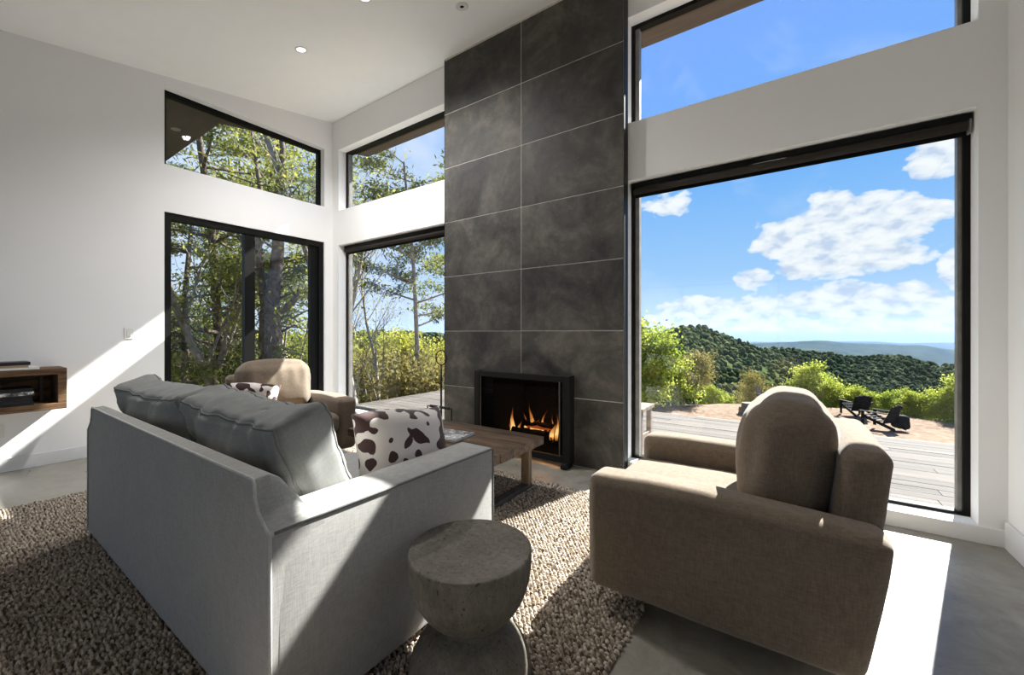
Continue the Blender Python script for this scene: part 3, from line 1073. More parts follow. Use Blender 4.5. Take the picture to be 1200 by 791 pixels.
# ------------------------------------------------------------ rug
RX0, RX1, RY0, RY1 = -4.42, -0.52, -0.55, 2.87
rug = empty('area_rug', ((RX0 + RX1) / 2, (RY0 + RY1) / 2, 0), 0, 'chunky beige and brown looped wool rug under the sofa', 'rug')
rcx, rcy = rug.location.x, rug.location.y
MB().box(RX0 - rcx + 0.01, RX1 - rcx - 0.01, RY0 - rcy, RY1 - rcy - 0.02, 0.0, 0.006).build('backing', M['rugbase'], rug)
rng = np.random.default_rng(3)
px_, py_ = 0.0245, 0.0145
nx, ny = int((RX1 - RX0) / px_), int((RY1 - RY0) / py_)
gx, gy = np.meshgrid(np.arange(nx), np.arange(ny), indexing='ij')
X = RX0 + (gx + 0.5 * (gy % 2)) * px_
Y = RY0 + gy * py_
X = X + 0.006 * np.sin(Y * 9 + X * 2) + rng.normal(0, 0.0018, X.shape)
Y = Y + 0.010 * np.sin(X * 7 + Y * 1.5) + rng.normal(0, 0.0014, X.shape)
X, Y = X.ravel(), Y.ravel()
# scalloped far edge
keep = (Y < RY1 - 0.02 + 0.025 * np.sin(X * 11)) & (X < RX1) & (X > RX0)
X, Y = X[keep], Y[keep]
n = len(X)
base = [(math.cos(a), math.sin(a), 0.0) for a in np.arange(6) * PI / 3] + [(0.62 * math.cos(a), 0.62 * math.sin(a), 0.78) for a in np.arange(6) * PI / 3 + 0.5] + [(0, 0, 1.0)]
base = np.array(base)
fc = []
for k in range(6):
    l = (k + 1) % 6
    fc += [(k, l, 6 + k), (l, 6 + l, 6 + k), (6 + k, 6 + l, 12)]
fc = np.array(fc)
ang = rng.normal(0, 0.35, n)
sx = px_ * 0.56 * rng.uniform(0.85, 1.12, n)
sy = py_ * 0.58 * rng.uniform(0.85, 1.15, n)
hz = 0.016 * rng.uniform(0.7, 1.15, n)
bx = base[None, :, 0] * sx[:, None]
by = base[None, :, 1] * sy[:, None]
vx = bx * np.cos(ang)[:, None] - by * np.sin(ang)[:, None] + X[:, None] - rcx
vy = bx * np.sin(ang)[:, None] + by * np.cos(ang)[:, None] + Y[:, None] - rcy
vz = base[None, :, 2] * hz[:, None] + 0.004
V = np.stack([vx, vy, vz], -1).reshape(-1, 3)
FF = (fc[None] + (np.arange(n) * 13)[:, None, None]).reshape(-1, 3)
o = np_mesh('wool_loops', V, FF, M['rug'], rug, True)
o['kind'] = 'stuff'
RUGZ = 0.016

# ------------------------------------------------------------ grey sofa
SX0, SX1, SBY, SFY = -3.43, -1.20, 0.55, 1.585
sofa = empty('sofa', ((SX0 + SX1) / 2, (SBY + SFY) / 2, RUGZ), 0, 'light grey two-seat linen sofa seen from behind, standing on the rug', 'sofa')
ox, oy, oz = sofa.location


def L(p):
    return (p[0] - ox, p[1] - oy, p[2] - oz)


# back panel: outline with stepped shoulders at both arms
def shoulder(x1, s):
    return [(x1, 0.045), (x1, 0.645), (x1 - s * 0.035, 0.668), (x1 - s * 0.075, 0.700), (x1 - s * 0.092, 0.735), (x1 - s * 0.096, 0.770), (x1 - s * 0.106, 0.785)]


outl = shoulder(SX1, 1) + [p for p in reversed(shoulder(SX0, -1))]
n = len(outl)
bk = MB()
ysl = [(SBY, 1.0), (SBY + 0.045, 1.03), (SBY + 0.075, 0.90), (SBY + 0.165, 0.04)]
vs, fsx = [], []
for (y, k_) in ysl:
    for (x, z) in outl:
        vs.append(L((x, y, 0.645 + (z - 0.645) * k_ if z > 0.645 else z)))
for i in range(len(ysl) - 1):
    for k in range(n):
        l = (k + 1) % n
        fsx.append((i * n + k, i * n + l, (i + 1) * n + l, (i + 1) * n + k))
fsx.append(tuple(range(n)))
fsx.append(tuple(reversed(range((len(ysl) - 1) * n, len(ysl) * n))))
bk.add(vs, fsx).build('back_panel', M['grey'], sofa, bevel=0.008, seg=2)
pp = MB()
pp.tube([L((x, SBY - 0.001, z)) for x, z in outl], 0.0048, 6)
pp.build('piping', M['piping'], sofa, smooth=True)
for s, x1 in ((1, SX1), (-1, SX0)):
    xi = x1 - s * 0.20
    xc, yc = (x1 + xi) / 2, (SBY + 0.012 + SFY) / 2
    arm = soft_box('arm', (0.20, SFY - SBY - 0.012, 0.615), 0.014, M['grey'], sofa, loc=L((xc, yc, 0.655 - 0.3075)), n=10, bulge=(0.006, 0.004, 0.006), nz_amp=0.002, nz_scale=3, seed=s + 4, m=3)
    pg = MB()
    xe = x1 - s * 0.002
    pg.tube([L((xe, SBY + 0.012, 0.650)), L((xe + s * 0.003, SBY + 0.4, 0.653)), L((xe + s * 0.003, SFY - 0.3, 0.652)), L((xe, SFY - 0.006, 0.648)), L((xe, SFY - 0.002, 0.635)), L((xe, SFY, 0.35)), L((xe, SFY, 0.05))], 0.0048, 6)
    pg.v = [(a - arm.location.x, b - arm.location.y, c - arm.location.z) for a, b, c in pg.v]
    pg.build('piping', M['cpiping'], arm, smooth=True)
MB().box(SX0 + 0.2 - ox, SX1 - 0.2 - ox, SBY + 0.14 - oy, SFY - 0.03 - oy, 0.04 - oz, 0.28 - oz).build('seat_base', M['grey'], sofa, bevel=0.01)
for sx_ in (SX0 + 0.1, SX1 - 0.1):
    for sy_ in (SBY + 0.1, SFY - 0.1):
        MB().box(sx_ - 0.03 - ox, sx_ + 0.03 - ox, sy_ - 0.03 - oy, sy_ + 0.03 - oy, 0, 0.045 - oz).build('leg', M['iron'], sofa)


SEATW = (SX1 - SX0 - 0.4) / 2
for k in range(2):
    xc = SX0 + 0.2 + SEATW * (k + 0.5)
    soft_box('seat_cushion', (SEATW - 0.006, 0.86, 0.19), 0.05, M['grey'], sofa, loc=L((xc, 1.13, 0.375)), bulge=(0.0, 0.01, 0.018), nz_amp=0.004, nz_scale=5, seed=k)


def saggy(seed, w, h):
    def f(p):
        u, v = p.x / (w / 2), p.z / (h / 2)
        # top edge sags between the corners, bottom spreads
        if v > 0:
            p.z -= 0.020 * (1 - u * u) * v
            p.z += 0.015 * (abs(u) ** 6) * v
        p.y *= 1 + 0.18 * max(0, -v)
        crease = math.exp(-((v - 0.62) / 0.16) ** 2) * math.sin(u * 9 + seed * 2 + 2 * v) * 0.010
        crease += 0.011 * noise.noise(Vector((u * 7 + seed, v * 1.6, seed))) * (0.35 + abs(v)) + 0.008 * noise.noise(Vector((u * 3 + v * 5, v * 4 - u * 3, seed + 5)))
        crease2 = math.exp(-((abs(u) - 0.86) / 0.10) ** 2) * math.sin(v * 14 + seed) * 0.006
        p.y += (crease + crease2) * (1 if p.y > 0 else -1)
        return p
    return f


for k, (xc, w, rz, tilt) in enumerate(((-2.93, 0.90, 0.05, 0.30), (-1.895, 0.97, -0.03, 0.35))):
    c = soft_box('back_cushion', (w, 0.19, 0.475), 0.035, M['grey_cushion'], sofa, loc=L((xc, 0.830 + 0.01 * k, 0.690 + 0.012 * k)), rot=(tilt, 0, rz), bulge=(0.012, 0.075, 0.02),
                 nz_amp=0.012, nz_scale=5.5, seed=11 + k, n=40, warp=saggy(k + 1, w, 0.475), piping=M['cpiping'])


# ------------------------------------------------------------ cowhide pillows
def pillow(name, w, h, t, mat, loc, rot, label, cat, grp, seed=0, n=26, pipe=None):
    vs, fs = [], []
    for side in (-1, 1):
        for i in range(n + 1):
            for j in range(n + 1):
                u, v = 2 * i / n - 1, 2 * j / n - 1
                th = t / 2 * ((1 - abs(u) ** 3.2) * (1 - abs(v) ** 3.2)) ** 0.55
                pinch = 1 - 0.07 * (1 - abs(v) ** 2) * abs(u) ** 2
                pinch2 = 1 - 0.07 * (1 - abs(u) ** 2) * abs(v) ** 2
                p = Vector((u * w / 2 * pinch, side * th, v * h / 2 * pinch2))
                p.y += 0.010 * noise.noise(Vector((u * 2 + seed, v * 2, side))) * (1 - abs(u) ** 4)
                p.z += 0.05 * h * math.sin(u * 2.2 + seed) * (0.5 + 0.5 * v)
                vs.append(p)
    st_ = (n + 1) ** 2
    for s in (0, 1):
        for i in range(n):
            for j in range(n):
                a = s * st_ + i * (n + 1) + j
                fs.append((a, a + 1, a + n + 2, a + n + 1))
    mb = MB().add(vs, fs)
    me_o = empty(name, loc, 0, label, cat, grp)
    me_o.rotation_euler = rot
    o = mb.build('cover', mat, me_o, smooth=True)
    bm = bmesh.new()
    bm.from_mesh(o.data)
    bmesh.ops.remove_doubles(bm, verts=bm.verts, dist=0.0005)
    bmesh.ops.recalc_face_normals(bm, faces=bm.faces)
    bm.to_mesh(o.data)
    bm.free()
    o.data.shade_smooth()
    return me_o


pillow('throw_pillow', 0.50, 0.42, 0.22, M['cow'], (-1.545, 1.325, 0.640), (0.22, 0.0, -PI / 2 - 0.10),
       'brown and white cowhide throw pillow leaning on the arm of the grey sofa', 'pillow', 'cowhide throw pillows', 0.6)

# ------------------------------------------------------------ brown armchairs
chair = empty('armchair', (-0.27, 2.155, 0), 0, 'brown taupe armchair in the right foreground, facing the fireplace end of the sofa', 'armchair', 'brown upholstered armchairs')


def lean(x0, k, z0):
    def f(p):
        return p
    return f


for s in (-1, 1):
    def armwarp(p, s=s):
        # back end slants outwards, top rounded, front slightly bellied
        t = (p.z + 0.25) / 0.5
        if p.x > 0:
            p.x += 0.075 * t * (p.x / 0.47)
        p.z -= 0.022 * max(0, (p.x - 0.0) / 0.47) * max(0, t) ** 2
        p.z -= 0.012 * max(0, -p.x / 0.47 - 0.55) * t
        return p
    soft_box('arm', (0.935, 0.17, 0.50), 0.045, M['brown'], chair, loc=(0.0, s * 0.41, 0.352), bulge=(0.01, 0.012, 0.008), nz_amp=0.004, nz_scale=4, seed=s + 2, n=20, warp=armwarp)


def backwarp(p):
    t = (p.z + 0.35) / 0.7
    p.x += 0.075 * t
    p.z -= 0.012 * (p.y / 0.35) ** 2 * t
    return p


soft_box('back_frame', (0.14, 0.70, 0.72), 0.045, M['brown'], chair, loc=(0.415, 0, 0.462), bulge=(0.0, 0.0, 0.012), nz_amp=0.004, nz_scale=4, seed=9, n=16, warp=backwarp)
soft_box('seat_base', (0.80, 0.66, 0.17), 0.02, M['brown'], chair, loc=(-0.04, 0, 0.195), n=10)
soft_box('seat_cushion', (0.80, 0.648, 0.19), 0.06, M['brown'], chair, loc=(-0.10, 0, 0.375), bulge=(0.015, 0.0, 0.022), nz_amp=0.004, nz_scale=4, seed=5, n=18)


def cushwarp(p):
    t = (p.z + 0.24) / 0.48
    p.x += 0.004 * math.sin(p.y * 26 + t * 3) * max(0, t - 0.55) + 0.02 * t
    # soft creases running down from the crown
    p.x -= 0.003 * math.exp(-((t - 0.75) / 0.2) ** 2) * math.sin(p.y * 55 + 2) * (1 if p.x < 0 else 0)
    return p


soft_box('back_cushion', (0.275, 0.62, 0.475), 0.10, M['brown'], chair, loc=(0.245, 0, 0.705), rot=(0, 0.06, 0), bulge=(0.05, 0.02, 0.03), nz_amp=0.006, nz_scale=4, seed=21, n=26, warp=cushwarp)
for x in (-0.30, 0.30):
    for y in (-0.28, 0.28):
        MB().box(x - 0.025, x + 0.025, y - 0.025, y + 0.025, 0.0, 0.115).build('leg', M['iron'], chair)


def copy_tree(o, parent=None, top=True):
    c = o.copy()
    COL.objects.link(c)
    c.parent = parent
    for ch_ in list(o.children):
        copy_tree(ch_, c, False)
    return c


c2 = copy_tree(chair)
c2.location = (-4.02, 1.96, 0)
c2.scale = (1.02, 1.02, 0.98)
c2.rotation_euler = (0, 0, PI - math.radians(8))
c2['label'] = 'brown taupe armchair in the far corner behind the grey sofa, by the sliding door'
pillow('throw_pillow', 0.44, 0.34, 0.15, M['cow'], (-4.02, 1.68, 0.60), (0.30, 0.1, PI / 2 - 0.2),
       'small cowhide throw pillow on the far armchair by the sliding door', 'pillow', 'cowhide throw pillows', 2.0, 18)

# ------------------------------------------------------------ coffee table
TX0, TX1, TY0, TY1, TZ = -3.02, -1.545, 1.985, 2.69, 0.425
tb = empty('coffee_table', ((TX0 + TX1) / 2, (TY0 + TY1) / 2, RUGZ), 0, 'low reclaimed wood coffee table with square leg frames before the fireplace', 'table')
ox, oy, oz = tb.location
random.seed(8)
pw = (TY1 - TY0) / 5
for k in range(5):
    MB().box(TX0 - ox + random.uniform(0, 0.006), TX1 - ox - random.uniform(0, 0.008), TY0 - oy + pw * k + 0.0015, TY0 - oy + pw * (k + 1) - 0.0015,
             TZ - 0.062 - oz, TZ - oz + random.uniform(-0.002, 0.0)).build('plank', M['table'], tb, bevel=0.003)
for x in (TX0 + 0.14, TX1 - 0.14):
    fr = MB()
    MB().box(x - 0.035 - ox, x + 0.035 - ox, TY0 + 0.02 - oy, TY1 - 0.02 - oy, 0.002, 0.032).build('foot_bar', M['steel'], tb, bevel=0.002)
    for y in (TY0 + 0.035, TY1 - 0.045):
        MB().box(x - 0.035 - ox, x + 0.035 - ox, y - 0.016 - oy, y + 0.028 - oy, 0.032, TZ - 0.062 - oz).build('leg', M['tableleg'], tb, bevel=0.002)
mgz = empty('magazine', (-2.17, 2.27, TZ), 0.12, 'black, grey and white patterned magazine lying on the coffee table', 'magazine')
MB().box(-0.17, 0.17, -0.13, 0.13, 0.0, 0.014).build('pages', M['paper'], mgz)
MB().box(-0.172, 0.172, -0.132, 0.132, 0.014, 0.017).build('cover', M['mag'], mgz)

# ------------------------------------------------------------ stone stool
sx_, sy_ = -0.922, 1.085
sth, R0 = 0.452, 0.214
prof = [(0.0, sth - 0.024), (0.08, sth - 0.021), (0.15, sth - 0.012), (0.190, sth - 0.004), (0.207, sth), (0.2115, sth - 0.001), (R0, sth - 0.007)]
WZ = 0.192
for i in range(1, 19):
    t = i / 18
    prof.append((max(R0 * math.sqrt(max(0, 1 - (t * 0.955) ** 2.5)), 0.066), (sth - 0.007) - t * (sth - 0.007 - WZ)))
for i in range(1, 17):
    t = i / 16
    prof.append((max(R0 * math.sqrt(max(0, 1 - ((1 - t) * 0.955) ** 2.5)), 0.066), WZ - 0.003 - t * (WZ - 0.015)))
prof += [(R0, 0.012), (R0 - 0.01, 0.0), (0.0, 0.0)]
stl = MB().lathe(prof, 72).build('stone_stool', M['stone'], None, smooth=True, loc=(sx_, sy_, RUGZ))
setp(stl, 'grey cast stone hourglass stool with dished top beside the sofa', 'stool')

# ------------------------------------------------------------ roof overhang, deck
rf = MB()


def soff_z(y):
    return 4.33 + SL * (y - DB)


def slab(mb, x0, x1, y0, y1, th=0.22, dz=0.0):
    mb.prism([(y0, soff_z(y0) + dz), (y1, soff_z(y1) + dz), (y1, soff_z(y1) + th), (y0, soff_z(y0) + th)], x0, x1, 'x')


roof = struct(empty('roof', (0, 0, 0)))
m_ = MB()
slab(m_, -6.58, 2.4, DB + 0.2, 4.757)
m_.build('eave_soffit', M['soffit'], roof)
m_ = MB()
slab(m_, -6.58, XA - 0.2, -5.6, DB + 0.2)
m_.build('eave_soffit', M['soffit'], roof)
m_ = MB()
slab(m_, -10.2, -6.58, -5.6, 2.334)
m_.build('porch_soffit', M['soffit'], roof)
m_ = MB()
slab(m_, XC + 0.2, 2.4, -5.6, DB + 0.2)
m_.build('eave_soffit', M['soffit'], roof)
m_ = MB()
m_.prism([(y, z) for y, z in ((-5.6, soff_z(-5.6) + 0.222), (4.80, soff_z(4.80) + 0.222), (4.80, soff_z(4.80) + 0.27), (-5.6, soff_z(-5.6) + 0.27))], -6.6, 2.42, 'x')
m_.build('roof_sheet', M['frame'], roof)
sl2 = empty('porch_lamp', (-7.13, 2.0, soff_z(2.0)), 0, 'small round lamp in the brown porch soffit outside the high window', 'lamp')
MB().lathe([(0.0, -0.012), (0.05, -0.012), (0.06, -0.002)], 24).build('lens', M['jamb'], sl2)

deck = struct(empty('deck', (0, 0, -0.06)))
random.seed(4)
bw = 0.14
y = DB + 0.21
row = 0
while y < 6.55:
    xs = [-6.3]
    while xs[-1] < 5.5:
        xs.append(min(5.5, xs[-1] + random.choice((2.4, 3.0, 3.6, 4.2)) if xs[-1] > -6.2 else xs[-1] + random.uniform(1.0, 3.6)))
    for a, b in zip(xs[:-1], xs[1:]):
        MB().box(a + 0.002, b - 0.002, y + 0.003, y + bw - 0.004, -0.03, random.uniform(-0.002, 0.002)).build('board', M['deck'], deck)
    y += bw
    row += 1
MB().box(-6.34, -6.302, DB + 0.21, 6.6, -0.25, 0.004).build('edge_board', M['deck'], deck)
MB().box(-6.3, 5.5, y, y + 0.04, -0.25, 0.002).build('edge_board', M['deckframe'], deck)
MB().box(-6.3, 5.5, DB + 0.25, 6.5, -0.20, -0.034).build('joist_frame', M['deckframe'], deck)
y = 3.52
k = 0
while y > -1.0:
    MB().box(-9.6 if y < 2.2 else -6.3, XA - 0.205, y - bw + 0.004, y, -0.03, 0.0).build('board', M['deck'], deck)
    y -= bw
MB().box(-9.6, XA - 0.205, -1.0, 2.2, -0.20, -0.034).build('joist_frame', M['deckframe'], deck)
struct(MB().box(XA - 0.2, XC + 0.2, YBACK - 0.2, DB + 0.2, -2.6, -0.121).build('wall_foundation', M['grout']))

# low wooden bench on the deck, mostly hidden by the chimney
dc = empty('deck_bench', (-1.38, 3.90, -0.06), 0, 'weathered wooden bench end on the deck at the left edge of the picture window', 'bench')
for k in range(3):
    MB().box(-0.28, 0.28, -0.19 + 0.13 * k, -0.07 + 0.13 * k, 0.545, 0.575).build('seat_board', M['deckframe'], dc)
for s in (-1, 1):
    for y in (-0.15, 0.15):
        MB().box(s * 0.24 - 0.022, s * 0.24 + 0.022, y - 0.022, y + 0.022, 0.0, 0.545).build('leg', M['deckframe'], dc)
    MB().box(s * 0.24 - 0.015, s * 0.24 + 0.015, -0.128, 0.128, 0.28, 0.32).build('side_rail', M['deckframe'], dc)

# ------------------------------------------------------------ yard and ground
GZ = -2.5
yard_edge = [(-60, 26), (-22, 24), (-9, 21.5), (-5.2, 21.6), (-2.7, 24.0), (0.6, 25.5), (3.8, 25.0), (6.2, 23.6), (12, 23), (40, 20)]


def edge_y(x):
    for (a, b), (c, d) in zip(yard_edge[:-1], yard_edge[1:]):
        if a <= x <= c:
            return b + (d - b) * (x - a) / (c - a)
    return 22.0


gx = np.linspace(-60, 60, 121)
gy = np.concatenate([np.linspace(-30, 18, 25), np.linspace(19, 34, 31), np.linspace(38, 120, 16)])
vs, fs = [], []
for i, x in enumerate(gx):
    for j, y in enumerate(gy):
        e = edge_y(x)
        leftdrop = max(0.0, -7.0 - x) * 0.35
        z = GZ - leftdrop
        if y > e:
            z -= (y - e) * 0.42
        z += 0.12 * noise.noise(Vector((x * 0.3, y * 0.3, 0)))
        vs.append((x, y, max(z, -45)))
ny_ = len(gy)
for i in range(len(gx) - 1):
    for j in range(ny_ - 1):
        a = i * ny_ + j
        fs.append((a, a + ny_, a + ny_ + 1, a + 1))
g = MB().add(vs, fs)
yard_f, wood_f = [], []
for f in g.f:
    cx_ = sum(g.v[i][0] for i in f) / 4
    cy_ = sum(g.v[i][1] for i in f) / 4
    (yard_f if (cy_ < edge_y(cx_) + 0.8 and cx_ > -8.5) else wood_f).append(f)
gg = MB()
gg.v, gg.f = list(g.v), yard_f
struct(gg.build('ground_yard', M['ground'], None, smooth=True))
gg = MB()
gg.v, gg.f = list(g.v), wood_f
struct(gg.build('ground_slope', M['slope'], None, smooth=True))


# ------------------------------------------------------------ hills
def hill(name, prof, depth, drop, front, mat, rough_amp, rough_s, cols=300, rows=60, seed=0):
    """prof: skyline as (u, v); the ridge stands at the given distance and the slope falls towards the house"""
    us = np.linspace(prof[0][0], prof[-1][0], cols)
    pv = np.interp(us, [p[0] for p in prof], [p[1] for p in prof])
    vs = []
    for u, v in zip(us, pv):
        top = at_depth(u, v, depth)
        for j in range(rows):
            t = j / (rows - 1)
            k = 1 - t * front + 0.03
            if j == 0:
                k = 1.06
            px, py = top[0] * k, top[1] * k
            z = CAM_H + (top[2] - CAM_H)
            fall = drop * (max(0, t - 0.02) ** 1.15)
            z = z - fall if j > 0 else z - 0.06 * depth * 0.4
            p = Vector((px, py, 0)) * rough_s
            a = noise.fractal(p + Vector((seed, 0, 0)), 0.8, 2.1, 5)
            ridge = noise.noise(p * 0.12 + Vector((seed, 3, 0)))
            z += rough_amp * a + rough_amp * 4 * ridge * min(1, t * 4)
            vs.append((px, py, z))
    fs = []
    for i in range(cols - 1):
        for j in range(rows - 1):
            a = i * rows + j
            fs.append((a, a + 1, a + rows + 1, a + rows))
    return np_mesh(name, np.array(vs), np.array(fs), mat, None, True), us, pv


H1 = [(-2500, 396), (-400, 394), (300, 391), (420, 391), (520, 392), (640, 396), (740, 401), (770, 393), (790, 386), (812, 383), (832, 387), (853, 396), (880, 407), (905, 418), (940, 432), (980, 446), (1060, 470), (1300, 500)]
H2 = [(600, 400), (860, 408), (900, 411), (925, 409), (945, 413), (975, 417), (1007, 421), (1035, 419), (1055, 419), (1075, 425), (1100, 431), (1130, 431), (1180, 426), (1400, 430)]
H3 = [(200, 398), (700, 401), (873, 402), (905, 402), (940, 400), (970, 399.5), (995, 402), (1040, 404), (1080, 405), (1105, 409), (1130, 412), (1200, 408), (1500, 404)]
H4 = [(0, 398), (800, 401), (1020, 400), (1060, 402), (1130, 401), (1200, 398), (1500, 400)]
h1, _, _ = hill('hill_near', H1, 420, 95, 0.80, M['hill1'], 1.2, 0.03, 520, 70, 1)
h2, _, _ = hill('hill_middle', H2, 900, 120, 0.45, M['hill2'], 2.5, 0.015, 300, 50, 2)
h3, _, _ = hill('hill_far', H3, 3600, 260, 0.55, M['hill3'], 7, 0.003, 260, 50, 3)
h4, _, _ = hill('hill_farthest', H4, 7500, 300, 0.3, M['hill3'], 8, 0.002, 160, 24, 4)
for h in (h1, h2, h3, h4):
    struct(h)


def canopy(name, hobj, n, size, mat, label, seed, zone):
    """forest canopy: low-poly crowns scattered on the hill's surface"""
    rg_ = np.random.default_rng(seed)
    me = hobj.data
    co = np.empty(len(me.vertices) * 3, dtype=np.float32)
    me.vertices.foreach_get('co', co)
    co = co.reshape(-1, 3)
    # direction filter: keep the part seen through the windows
    d = co.copy()
    dep = d[:, 0] * FWD[0] + d[:, 1] * FWD[1]
    lat = d[:, 0] * RGT[0] + d[:, 1] * RGT[1]
    u = 600 + F_PX * lat / np.maximum(dep, 1)
    rows_ok = (dep > zone[2])
    idx = np.nonzero((u > zone[0]) & (u < zone[1]) & rows_ok)[0]
    pick = rg_.choice(idx, n)
    P = co[pick] + rg_.normal(0, size * 0.9, (n, 3)) * np.array([1, 1, 0.0])
    t = (1 + 5 ** 0.5) / 2
    iv = np.array([(-1, t, 0), (1, t, 0), (-1, -t, 0), (1, -t, 0), (0, -1, t), (0, 1, t), (0, -1, -t), (0, 1, -t), (t, 0, -1), (t, 0, 1), (-t, 0, -1), (-t, 0, 1)], dtype=float)
    iv /= np.linalg.norm(iv[0])
    ifc = np.array([(0, 11, 5), (0, 5, 1), (0, 1, 7), (0, 7, 10), (0, 10, 11), (1, 5, 9), (5, 11, 4), (11, 10, 2), (10, 7, 6), (7, 1, 8), (3, 9, 4), (3, 4, 2), (3, 2, 6), (3, 6, 8), (3, 8, 9), (4, 9, 5), (2, 4, 11), (6, 2, 10), (8, 6, 7), (9, 8, 1)])
    s = size * rg_.uniform(0.55, 1.25, n)
    hs = s * rg_.uniform(0.8, 1.6, n)
    jit = rg_.uniform(0.75, 1.25, (n, 12))
    Vv = iv[None] * jit[:, :, None]
    Vv = np.stack([Vv[:, :, 0] * s[:, None] + P[:, 0:1], Vv[:, :, 1] * s[:, None] + P[:, 1:2], Vv[:, :, 2] * hs[:, None] + P[:, 2:3] + 0.1 * hs[:, None]], -1)
    ff = (ifc[None] + (np.arange(n) * 12)[:, None, None]).reshape(-1, 3)
    o = np_mesh(name, Vv.reshape(-1, 3), ff, mat, None, False)
    return setp(o, label, 'forest', None, 'stuff')


canopy('forest_canopy', h1, 15000, 2.6, mat_leaf('forest_crowns', (0.022, 0.038, 0.018), (0.100, 0.112, 0.048), 0.05, 0.1), 'dark green forest covering the near rounded hill', 7, (380, 1240, 90))
canopy('forest_canopy', h2, 7000, 5.0, mat_leaf('far_forest_crowns', (0.022, 0.038, 0.022), (0.070, 0.086, 0.050), 0.02, 0.1), 'forest on the low dark ridge behind the near hill', 8, (850, 1200, 500))

# haze hanging in the far valleys
hz_m = bpy.data.materials.new('valley_haze')
hz_m.use_nodes = True
hnt = hz_m.node_tree
hnt.nodes.clear()
ho = N(hnt, 'ShaderNodeOutputMaterial')
hv = N(hnt, 'ShaderNodeVolumePrincipled')
hv.inputs['Color'].default_value = (0.34, 0.52, 0.85, 1)
hv.inputs['Density'].default_value = 0.00005
hv.inputs['Anisotropy'].default_value = 0.2
hnt.links.new(hv.outputs[0], ho.inputs['Volume'])
hm = MB()
b0 = at_depth(-200, 389.5, 1000)
b1 = at_depth(1600, 389.5, 1000)
b2 = at_depth(1600, 389.5, 9000)
b3 = at_depth(-200, 389.5, 9000)
hm.prism([(b0[0], b0[1]), (b1[0], b1[1]), (b2[0], b2[1]), (b3[0], b3[1])], -500, 160, 'z')
hz_o = hm.build('valley_haze', hz_m)
setp(hz_o, 'blue haze hanging between the distant ridges', 'haze', None, 'stuff')


# ------------------------------------------------------------ trees
def gen_tree(seed, height, r0, levels, spread, n_child, leaf_n, leaf_s, first=0.3, droop=0.0, flat=1.0, lean_=(0, 0), sides=5, leaf_sp=0.25, wob=0.12, aspect=0.6, blen=0.5):
    rnd = random.Random(seed)
    wood = MB()
    tips = []

    def grow(p, d, ln, r, lev):
        segs = 6 if lev == 0 else 4
        pts, rad = [p.copy()], [r]
        q = p.copy()
        dd = d.copy()
        for i in range(segs):
            dd = (dd + Vector((rnd.gauss(0, wob), rnd.gauss(0, wob), rnd.gauss(0, wob * 0.5) + (0.06 if lev else 0.0) - droop * (lev > 0)))).normalized()
            q = q + dd * ln / segs
            pts.append(q.copy())
            rad.append(max(0.004, r * (1 - (i + 1) / segs * (0.75 if lev == 0 else 0.85))))
        wood.tube(pts, rad, sides if lev < 2 else 3, caps=False)
        if lev >= levels - 1:
            for i in range(1, len(pts)):
                tips.append((pts[i], ln))
            return
        nc = n_child[lev]
        for k in range(nc):
            t = first + (1 - first) * (k + rnd.random()) / nc if lev == 0 else 0.25 + 0.75 * (k + rnd.random()) / nc
            fi = t * segs
            i = min(segs - 1, int(fi))
            pos = pts[i].lerp(pts[i + 1], fi - i)
            a = rnd.uniform(0, 2 * PI)
            side = Vector((math.cos(a), math.sin(a), 0))
            nd = (dd * (1 - spread) + side * spread + Vector((0, 0, 0.15))).normalized()
            nd.z *= flat
            nd.normalize()
            l2 = ln * (blen * (1 - 0.5 * t) if lev == 0 else 0.55) * rnd.uniform(0.7, 1.2)
            grow(pos, nd, l2, max(0.006, rad[i] * 0.5), lev + 1)
        if lev > 0:
            tips.append((pts[-1], ln * 0.5))

    grow(Vector((0, 0, 0)), Vector((lean_[0], lean_[1], 1)).normalized(), height, r0, 0)
    rg_ = np.random.default_rng(seed)
    T = np.array([tuple(t[0]) for t in tips])
    pick = rg_.integers(0, len(T), leaf_n)
    P = T[pick] + rg_.normal(0, leaf_sp, (leaf_n, 3)) * np.array([1, 1, 0.7])
    a = rg_.normal(0, 1, (leaf_n, 3))
    a /= np.linalg.norm(a, axis=1)[:, None]
    b = rg_.normal(0, 1, (leaf_n, 3))
    b -= (b * a).sum(1)[:, None] * a
    b /= np.linalg.norm(b, axis=1)[:, None]
    s = leaf_s * rg_.uniform(0.6, 1.3, leaf_n)[:, None]
    Q = np.stack([P - a * s * 0.5, P + b * s * 0.5 * aspect, P + a * s * 0.5, P - b * s * 0.5 * aspect], 1).reshape(-1, 3)
    Fq = np.arange(leaf_n * 4).reshape(-1, 4)
    return wood, Q, Fq


PROTO = {}


def proto(key, bark, leaf, **kw):
    wood, Q, Fq = gen_tree(**kw)
    t = wood.build('trunk', bark, None, smooth=True)
    l = np_mesh('foliage', Q, Fq, leaf)
    PROTO[key] = (t.data, l.data)
    bpy.data.objects.remove(t)
    bpy.data.objects.remove(l)


